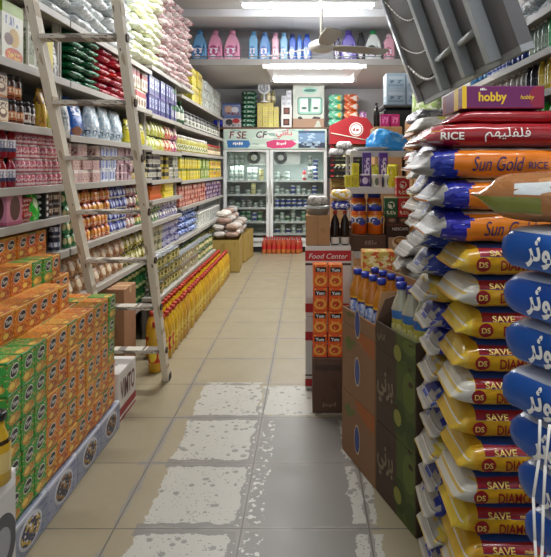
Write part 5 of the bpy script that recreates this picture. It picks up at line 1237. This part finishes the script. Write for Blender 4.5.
place(bottlep('tall_dark_bottle', 'bottle', .03, .24, M('dark_bottle', '#1b1718', .25), CAPBLACK, sh=.6), 'slim dark bottle beside the magenta boxes', (.665, 5.55, 1.892))
place(boxp('cream_box', 'box', .1, .1, .36, pm('cream_tall_print', '#c9bd8a', [('band', .5, .75, '#b05a8c'), ('txt', .1, .9, .1, .4, '#7a6a4a', 5, 6)], .4)), 'tall cream box with pink band beside the red cooler', (.6, 7.68, 1.372))
place(pouchp('violet_pouch', 'pouch', .14, .1, .3, pm('lilac_pouch', '#a05aa0', [('blot', 4, 4, .5, '#d9c4d6')], .3), 44), 'lilac pouch on the ledge past the orange packs', (1.0, 10.35, LZ))

# ------------------------------------------------------------------ sacks: the long bag stack on the near side
WTAIL = M('clear_film_tail', '#d4d2cc', .2)
dia = [pm('sugar_bag_print', '#2c4a8c', [('rect', -.1, 1.1, .02, .66, '#d8a41c'), ('rect', -.1, 1.1, -.1, .06, '#c6bfae'), ('rect', .13, 1.1, .68, .9, '#98222a'), ('rect', -.1, .13, .5, .95, '#c89a22')], .28, raw=True, jit=.02, coat=.3), M('sugar_red_ink', '#8e1b22', .35), M('sugar_cream_ink', '#e0c46a', .35), pm('sugar_tail_film', '#d3b13a', [('blot', 8, 5, .6, '#d9d6cc')], .25, raw=True), pm('sugar_clear_film', '#c9c5b8', [('blot', 8, 5, .56, '#d2b450'), ('blot', 12, 9, .64, '#efece4')], .3, raw=True)]
def zone_tail(lim, a, b): return lambda u, k, na: a if u < lim else b
def diamond(seed, dx):
    L_, D_, T_ = .62, .27, .1035
    me = sack(L_, D_, T_, [dia[0], dia[1], dia[2], dia[3], dia[4]], seed, amp=.005, zone=zone_tail(-.84, 3, 0) if seed != 101 else zone_tail(-.76, 4, 0), tail=.15, nu=40)
    bagfront(me, 'DIAMOND', -.167, .042, 1, D_, T_, w=.15, h=.034, bold=.02); bagfront(me, 'SAVE', -.2, .08, 2, D_, T_, w=.07, h=.016, bold=.02); bagfront(me, 'makes', -.1, .08, 2, D_, T_, h=.011, bold=.01)
    tb, W, HH = text_bm('\u25CF', None, .036) if False else (None, 0, 0)
    bm = bmesh.new(); r_ = .023
    vs = [bm.verts.new((r_ * math.cos(2 * PI * q / 16), 0, r_ + r_ * math.sin(2 * PI * q / 16))) for q in range(16)]; bm.faces.new(vs)
    for q in range(1, 4): bmesh.ops.bisect_plane(bm, geom=bm.verts[:] + bm.edges[:] + bm.faces[:], plane_co=(0, 0, r_ * q / 2), plane_no=(0, 0, 1))
    y_of = lambda zz: -(D_ / 2) * (1 - min(.97, abs((zz - T_ / 2) / (T_ / 2))) ** 3.2) ** (1 / 3.2) - .005
    stick(me, bm, lambda a, c: (-.222 + a, y_of(  .022 + c), .022 + c), 1)
    tb, W, HH = text_bm('DS', None, .018, 0, .02, cuts=1); stick(me, tb, lambda a, c: (-.222 - W / 2 + a, y_of(.036 + c) - .002, .036 + c), 2)
    return me
dms = [diamond(100 + q, 0) for q in range(3)]
for i in range(12):
    sx = R.uniform(-.012, .012)
    tag(obj('sugar_bag', dms[i % 3], None, (.775 + sx, 1.935 + R.uniform(-.008, .008), .002 + i * .1046), R.uniform(-.035, .035)),
        'yellow sugar bag with red lettering, %s' % ('lowest of its stack on the floor' if i == 0 else 'top one, directly under the orange bags' if i == 11 else '%s up from the floor in its stack' % nth(i + 1)), 'sugar bag', 'yellow sugar bags in the front stack')
sung = [pm('orange_rice_print', '#dc7a1c', [('rect', -.1, 1.1, .9, 1.2, '#dcd4c4'), ('rect', -.1, 1.1, -.1, .08, '#e09a4a'), ('blot', 3, 3, .72, '#e89a4a')], .25, raw=True, jit=.02, coat=.35),
        M('rice_navy_ink', '#23205e', .3), pm('rice_blue_end', '#27308c', [('blot', 9, 6, .58, '#3f4cb4'), ('blot', 16, 12, .68, '#b9c2e6')], .2, raw=True, bump=.4), pm('rice_white_tail', '#918e88', [('blot', 9, 7, .56, '#bab7b0'), ('blot', 14, 12, .66, '#7f8290')], .5, raw=True, bump=.25)]
def sung_me(seed):
    L_, D_, T_ = .72, .28, .104
    def zn(u, k, na):
        j = .035 * math.sin(k * .9 + seed)
        return 3 if u < -.84 + j * .5 else 2 if u < -.62 + j else 0
    me = sack(L_, D_, T_, sung, seed, amp=.009, zone=zn, tail=.2, nu=56, na=24)
    bagfront(me, 'Sun Gold', -.178, .05, 1, D_, T_, w=.165, h=.046, shear=.35, off=.007); bagfront(me, 'RICE', .0, .045, 1, D_, T_, h=.022, bold=.01, off=.007)
    return me
for i in range(3):
    tag(obj('rice_bag', sung_me(200 + i), None, (.735 - .02 * i + (.02 if i == 1 else 0), 1.945, 1.2585 + i * .1025), R.uniform(-.02, .02)),
        ('orange rice bag with navy script, resting on the yellow sugar bags', 'orange rice bag with navy script, in the middle of three', 'orange rice bag with navy script,, top one under the dark red bag')[i], 'rice bag', 'orange rice bags')
redr = [pm('red_rice_print', '#93141e', [('rect', -.1, 1.1, .88, 1.2, '#b8323a'), ('blot', 4, 4, .7, '#a82832')], .22, raw=True, jit=.02, coat=.4), WHITE, pm('red_rice_tail', '#a8484c', [('blot', 7, 5, .55, '#d2bcae'), ('blot', 12, 9, .62, '#b39430')], .25, raw=True, bump=.4)]
L_, D_, T_ = .74, .27, .082
me = sack(L_, D_, T_, redr, 301, amp=.005, tail=.2, zone=lambda u, k, na: 2 if u < -.8 else 0)
bagfront(me, 'RICE', -.3, .036, 1, D_, T_, w=.075, h=.024, bold=.02); bagfront(me, '\uFEE2\uFEEC\uFEF4\uFEE0\uFED4\uFEE0\uFED3', -.16, .04, 1, D_, T_, w=.145, h=.045)
tag(obj('rice_bag', me, None, (.72, 1.95, 1.566), .0), 'dark red RICE bag with Arabic lettering, above the orange bags', 'rice bag')
me = sack(.66, .26, .05, redr, 302, amp=.005, tail=.2)
tag(obj('rice_bag', me, None, (.78, 2.0, 1.644), .0), 'flattened dark red bag under the purple snack box', 'rice bag')
hb = [pm('hobby_purple', '#6a1a5c', [('rect', .0, .12, 0, 1, '#6a1a5c'), ('band', 0, .06, '#8a2a50'), ('ell', .93, .5, .12, .5, '#8c1e3e')], .35, jit=0), M('hobby_yellow', '#e8c22a', .4), M('hobby_red_edge', '#a8242c', .4), WHITE]
me = box(.27, .3, .074, hb, .003)
flatfront(me, 'hobby', -.035, .014, 1, w=.092, h=.04, y=-.15, bold=.03); flatfront(me, 'hobby', .078, .026, 1, w=.045, h=.018, y=-.15, shear=.2, bold=.01); flatfront(me, '~abcd', -.065, .057, 3, h=.011, y=-.15)
bm = bmesh.new(); bm.from_mesh(me); add_box(bm, -.1355, -.1348, -.1, -.04, .0, .074, 1); add_box(bm, -.135, -.12, -.1505, -.1499, 0, .074, 1); bm.to_mesh(me); bm.free()
tag(obj('snack_box', me, None, (.645, 2.03, 1.696), -.02), 'purple snack box with yellow lettering on top of the bag stack', 'snack box')
# rows behind: pale bags with blue ends
pbm = {n: pm('pale_bag_' + n, a_, [('blot', 6, 7, .56, b_), ('blot', 13, 12, .63, c_)], .45, raw=True, bump=.25) for n, a_, b_, c_ in
       (('white', '#9f9b93', '#bcb8b0', '#777573'), ('cream', '#c0b398', '#dcd6c8', '#8a7a58'), ('ylw', '#c4a436', '#d6c88a', '#a0342c'), ('blue', '#27348c', '#4656b4', '#c3c8de'), ('brown', '#8a5a2a', '#b08450', '#4a3426'), ('olive', '#a89a3a', '#d3cc9a', '#6a6030'))}
def pale(seed, L_, D_, T_, mid, endm, tl):
    def zn(u, k, na): return 2 if u < -.86 + .05 * math.sin(k * 1.7 + seed) else 1 if u < -.52 + .06 * math.sin(k * 2.3 + seed) else 0
    return sack(L_, D_, T_, [pbm[mid], pbm[endm], pbm[tl]], seed, amp=.013, tail=.2, zone=zn, droop=.035, nu=30)
sets = {'r2': [pale(400 + q, .6, .235, .1, 'ylw', 'ylw' if q == 1 else 'blue', 'white') for q in range(3)], 'r2b': [pale(410 + q, .62, .235, .1, 'white', 'blue', 'white') for q in range(3)], 'r3': [pale(420 + q, .6, .24, .09, 'white', 'blue' if q else 'cream', ('cream', 'white', 'ylw')[q]) for q in range(3)]}
# second row Y=2.2: follows the slope of the leaning stack
for i in range(16):
    s_ = 'r2' if i < 11 else 'r2b'
    x = .735 - .0025 * i * (i > 8) + R.uniform(-.01, .012)
    tag(obj('sugar_bag', sets[s_][i % 3], None, (x, 2.19 + R.uniform(-.005, .005), .002 + i * .0995), R.uniform(-.04, .04)),
        ('yellow and clear sugar bag' if i < 11 else 'white and blue ended rice bag') + ' in the row behind the front stack, %s up' % nth(i + 1), 'sugar bag' if i < 11 else 'rice bag', 'pale bags behind the front stack')
# third row above the lemon bottles and beyond
for i in range(16):
    x = .80 + R.uniform(-.015, .015)
    z = .002 + i * .103
    if z < .95: x = .98
    tag(obj('rice_bag', sets['r3'][i % 3], None, (x, 2.485 + (.1 if z < .95 else 0), z), R.uniform(-.05, .05)),
        'pale film rice bag in the third row from the front, %s up' % nth(i + 1), 'rice bag', 'pale bags in the third row')
# white sacks lying on the cartons beyond
w4 = [pale(440 + q, .52, .3, .075, 'white', 'white', 'white') for q in range(3)]
for i in range(12):
    mid = w4[i % 3] if i < 5 else None
    if mid is None: mid = pale(450 + i, .54, .32, .085, ('cream', 'white', 'brown', 'olive')[i % 4], ('white', 'brown', 'cream', 'white')[i % 4], 'white')
    tag(obj('grain_bag', mid, None, ((.745 if i < 4 else .82) + R.uniform(-.015, .015), 3.14 + R.uniform(-.01, .01), 0.804 + (i * .075 if i < 5 else .377 + (i - 5) * .085)), R.uniform(-.12, .12)),
        ('flat white grain sack' if i < 5 else 'mixed cream and brown grain sack') + ' on the brown cartons, %s up' % nth(i + 1), 'grain bag', 'grain sacks on the cartons')
br = pale(470, .5, .3, .09, 'brown', 'brown', 'brown'); rdb = sack(.46, .3, .07, [pm('rust_striped_bag', '#8c3a22', [('blot', 3, 9, .52, '#c8762e')], .3, raw=True)], 471, amp=.012)
carton('tall_carton', 'brown carton under the rust-coloured bags', (.98, 3.6, 0), .55, .45, .75); carton('tall_carton', 'brown carton under the rust-coloured bags, upper one', (.98, 3.6, .751), .55, .45, .72)
for i in range(4): tag(obj('grain_bag', rdb if i < 3 else br, None, (.86, 3.6, 1.472 + i * .07), R.uniform(-.1, .1)), 'rust and orange striped bag behind the pale bags, %s up' % ONES[i + 1] if i < 3 else 'brown bag lying on the rust striped ones', 'grain bag', 'rust striped bags')
tag(obj('grain_bag', sack(.42, .3, .1, [pm('slate_bag', '#5c5a62', [('blot', 5, 5, .52, '#8f8c92'), ('blot', 9, 9, .62, '#3a3840')], .25, raw=True, bump=.4)], 472, amp=.012), None, (.85, 3.6, 1.765), .1), 'slate grey glossy bag topping the rust striped bags', 'grain bag')
# ---- blue bags nearest the camera
kaw = [pm('blue_flour_print', '#1f52a4', [('rect', -.1, 1.1, .88, 1.2, '#b9bcc4'), ('blot', 3, 4, .66, '#2f68bc'), ('rect', -.1, 1.1, .1, .16, '#3a70c0')], .28, raw=True, jit=.02, coat=.25), WHITE, pm('blue_flour_tail', '#2a5cae', [('blot', 8, 6, .56, '#6f9ad6')], .22, raw=True, bump=.4)]
def kme(seed):
    L_, D_, T_ = .6, .3, .103
    me = sack(L_, D_, T_, kaw, seed, amp=.007, tail=.05, droop=.002, n=4.6, nu=40, zone=lambda u, k, na: 2 if u < -.93 else 0)
    bagfront(me, '\uFEAE\uFE9B\uFEEE\uFEDC\uFEDF\uFE8D', -.212, .052, 1, D_, T_, w=.125, h=.068, bold=.03, off=.006, n=4.6)
    return me
kms = [kme(500 + q) for q in range(3)]
for i in range(13):
    x = .70 + .02 * max(0, 9 - i) + R.uniform(-.008, .008)
    tag(obj('flour_bag', kms[i % 3], None, (x, 1.115, .002 + i * .1055), -1.13 + R.uniform(-.04, .04)),
        'blue flour bag with white Arabic name, %s' % ('top one under the tan bag' if i == 12 else 'lowest on the floor' if i == 0 else '%s up from the floor' % nth(i + 1)), 'flour bag', 'blue flour bags')
me = sack(.62, .34, .12, [pm('tan_flour_print', '#a06a3c', [('blot', 4, 4, .6, '#b8865a'), ('rect', .45, 1.1, -.1, .55, '#5fa3cc'), ('rect', -.1, .3, .2, .5, '#7a7f38'), ('txt', .2, .9, .55, .8, '#d8dede', 6, 6)], .25, raw=True, jit=0, coat=.35, bump=.3)], 520, amp=.012, tail=.25, droop=-.0)
tag(obj('flour_bag', me, None, (.71, 1.27, 1.375), -.75), 'tan bag with light blue panel lying on the blue bags', 'flour bag')
# white woven sack and strings at the frame edge
t = thing('woven_sack', 'white woven sack with loose strings standing before the blue bags', 'sack', (.49, .9, 0), -1.1)
obj('body', pouch(.24, .12, 1.1, [pm('white_weave', '#d2d0cc', [('blot', 6, 14, .58, '#b9b6b2'), ('txt', .1, .6, .6, .9, '#c8742a', 4, 6)], .5, bump=.3)], 77, 10, 18, .012), t)
bm = bmesh.new(); pr0 = Vector((-.12, -.06, .93))
for s_ in range(3):
    a = Vector((-.11 + .02 * s_, -.05, 1.07))
    for q in range(10):
        b = a + Vector((R.uniform(-.012, .010), R.uniform(-.012, .004), -.07)); add_tube(bm, a, b, .0025, 6); a = b
obj('loose_string', fin('strings', bm, WHITE), t)

# ------------------------------------------------------------------ wall shelf with bottles on the other side
RX0, RX1 = 1.35, 1.86
unit(2.3, 5.0, [1.70, 1.945, 2.175, 2.41], 'grey wall shelving full of shampoo bottles above the bag stack', RX1, RX0, 2.415)
def flask(nm, base, acc, w, h, cap, d=.05, seed=0): 
    m = pm('flask_' + nm, base, [('rect', .15, .85, .2, .6, acc), ('txt', .2, .8, .3, .55, base, 5, 8)], .25)
    return bottlep('shampoo_bottle', 'bottle', w / 2, h, m, cap, 14, sq=d / w, sh=.72, neck=.42)
def rfill(p, lab, z, y0, y1): fill(p, lab, z, y0, y1, 1, xf=1.38, face=-PI / 2, sgn=-1, end='end by the hanging rack')
FZ = ((flask('navyb', '#1f2a6a', '#3c4a9a', .08, .2, CAPBLUE), 'navy shampoo bottle past the white ones on the middle board', 2.177, 3.66, 3.95),
      (flask('whiteb', '#cdd2e2', '#3a4a9a', .06, .2, CAPBLUE), 'white and blue shampoo bottle on the middle board', 2.177, 3.98, 4.45),
      (flask('tealb', '#1f4a74', '#2f6a9a', .1, .19, CAPBLACK), 'dark teal bottle at the start of the middle board', 2.177, 4.48, 4.95),
      (flask('greyg', '#8fa898', '#c9d6c8', .055, .2, CAPWHITE), 'grey-green shampoo bottle in the middle board row', 2.177, 3.36, 3.62),
      (flask('mint', '#57bd74', '#8fd0a0', .055, .205, CAPGREEN), 'mint green shampoo bottle in the middle board row', 2.177, 3.18, 3.34),
      (flask('lime', '#46cf2e', '#5fc24a', .08, .215, CAPGREEN), 'bright lime green shampoo bottle on the middle board', 2.177, 2.4, 3.16),
      (flask('whi', '#d6d2cc', '#a8708a', .065, .19, CAPWHITE), 'white pink-labelled shampoo bottle on the lower board', 1.947, 3.98, 4.5),
      (flask('pal', '#c9c6c0', '#8a8a8c', .075, .19, CAPWHITE), 'pale grey shampoo bottle on the lower board', 1.947, 3.7, 3.95),
      (flask('blk', '#2a2a30', '#5a5a66', .075, .19, CAPBLACK), 'black shampoo bottle on the lower board', 1.947, 3.5, 3.67),
      (flask('yel', '#d2b43a', '#e6d68a', .06, .19, CAPYEL), 'yellow shampoo bottle on the lower board', 1.947, 3.2, 3.46),
      (flask('pin', '#c83a7c', '#e494b8', .065, .19, CAPRED), 'pink shampoo bottle on the lower board', 1.947, 2.4, 3.17),
      (flask('gre2', '#3aa832', '#7fd060', .075, .19, CAPGREEN), 'green shampoo bottle on the lowest wall board', 1.702, 2.4, 3.5),
      (flask('blu2', '#a9b8c8', '#5a7a9a', .07, .19, CAPWHITE), 'pale blue bottle on the lowest wall board', 1.702, 3.55, 4.4))
for p, lab, z, y0, y1 in FZ: rfill(p, lab, z, y0, y1)
clr = packp('clear_film_pack', 'pack', .36, .3, .11, pm('clear_crinkled_film', '#b4bcc0', [('blot', 8, 7, .54, '#e2e6e6'), ('blot', 14, 12, .64, '#6a8ab0')], .2, raw=True, bump=.5), 81, .022)
for i in range(4):
    for k in range(3): place(clr, 'clear crinkled film pack piled on the wall shelf, %s pile, layer %d' % (('first', 'second', 'third', 'fourth')[i], k + 1), (1.57, 2.6 + i * .38, 2.412 + k * .1), PI / 2 + R.uniform(-.15, .15), 'clear film packs on the wall shelf')
# green and yellow bag under the hanging rack, far end of the wall shelf
place(pouchp('green_pouch', 'pouch', .3, .12, .25, pm('yellowgreen_pouch', '#9ab86a', [('blot', 5, 5, .52, '#d6dcc0')], .3, bump=.4), 91), 'yellow-green pouch at the far end below the hanging rack', (1.1, 5.3, 1.952), -.6)
carton('tall_carton', 'brown carton under the yellow-green pouch', (1.12, 5.3, 0), .38, .4, 1.0); carton('tall_carton', 'brown carton under the yellow-green pouch, upper one', (1.12, 5.3, 1.001), .38, .4, .95)

# ------------------------------------------------------------------ slanting grey rack hanging from the ceiling
PG = M('rack_grey_panel', '#57585a', .6); RG = M('rack_rail_enamel', '#8f9698', .45); DG = M('rack_dark_glass', '#2e2b27', .55, .0, spec=.2)
t = thing('hanging_rack', 'large slanting grey metal rack hanging from the ceiling over the bag stack', 'rack', (.85, 0, 2.0), 0)
lean = Vector((-.36, 0, 1)).normalized(); nrm = Vector((-1, 0, -.36)).normalized()   # up along the face; outward towards the aisle
LEN = 1.62
def fp(y, s, d): 
    p = lean * s + nrm * d; return Vector((p.x, y, p.z))
def slab(name, y0, y1, s0, s1, d0, d1, mat, parent=None, bev=0.):
    bm = bmesh.new(); add_box(bm, 0, 1, 0, 1, 0, 1)
    for v in bm.verts: v.co = fp(y0 + v.co.x * (y1 - y0), s0 + v.co.z * (s1 - s0), d0 + v.co.y * (d1 - d0))
    if bev: bmesh.ops.bevel(bm, geom=bm.edges[:], offset=bev, segments=1, affect='EDGES')
    return obj(name, fin(name, bm, mat), parent or t)
slab('back_panel', 2.38, 4.38, 0, LEN, -.09, -.03, PG)
gl = slab('dark_glass_panel', 3.66, 4.34, .12, LEN, -.028, -.012, DG)
# curved lower sill, then thin tubes drawn as curved reflections on the glass
for r_, s_ in ((.5, .12), (.33, .3), (.62, .52)):
    bm = bmesh.new(); pts = [fp(3.68 + .66 * q / 12, s_ + r_ * (q / 12) ** 2 * .5 - .02 + (.0 if r_ != .5 else -.06 + .06 * (1 - q / 12)), -.008) for q in range(13)]
    for a, b in zip(pts, pts[1:]): add_tube(bm, a, b, .01 if s_ == .12 else .005, 6)
    obj('sill_reflection_line', fin('seam', bm, M('sill_reflection_metal', '#8a8580', .35, .3)), gl)
slab('highlight_strip', 4.34, 4.40, 0, LEN, -.03, .012, M('edge_highlight_trim', '#b9bdc2', .25, .5), bev=.004)  # pale strip put in for the highlight along this edge
for y in (3.55, 3.04, 2.63): slab('rail', y - .036, y + .036, -.015, LEN, -.03, .03, RG, bev=.005)
slab('bottom_lip', 2.38, 4.38, -.03, .0, -.09, -.032, RG)
for a, b, s in ((3.5, 3.09, .17), (2.99, 2.68, .16)):
    bm = bmesh.new(); add_tube(bm, fp(a, s, .0), fp(b, s, .0), .018, 10); obj('cross_bar', fin('bar', bm, RG), t)
for y in (2.5, 4.2):
    bm = bmesh.new(); p0 = fp(y, LEN, -.06); add_tube(bm, p0, (p0.x, y, CZ - 2.0), .012, 8); obj('hanger_rod', fin('rod', bm, STEEL), t)
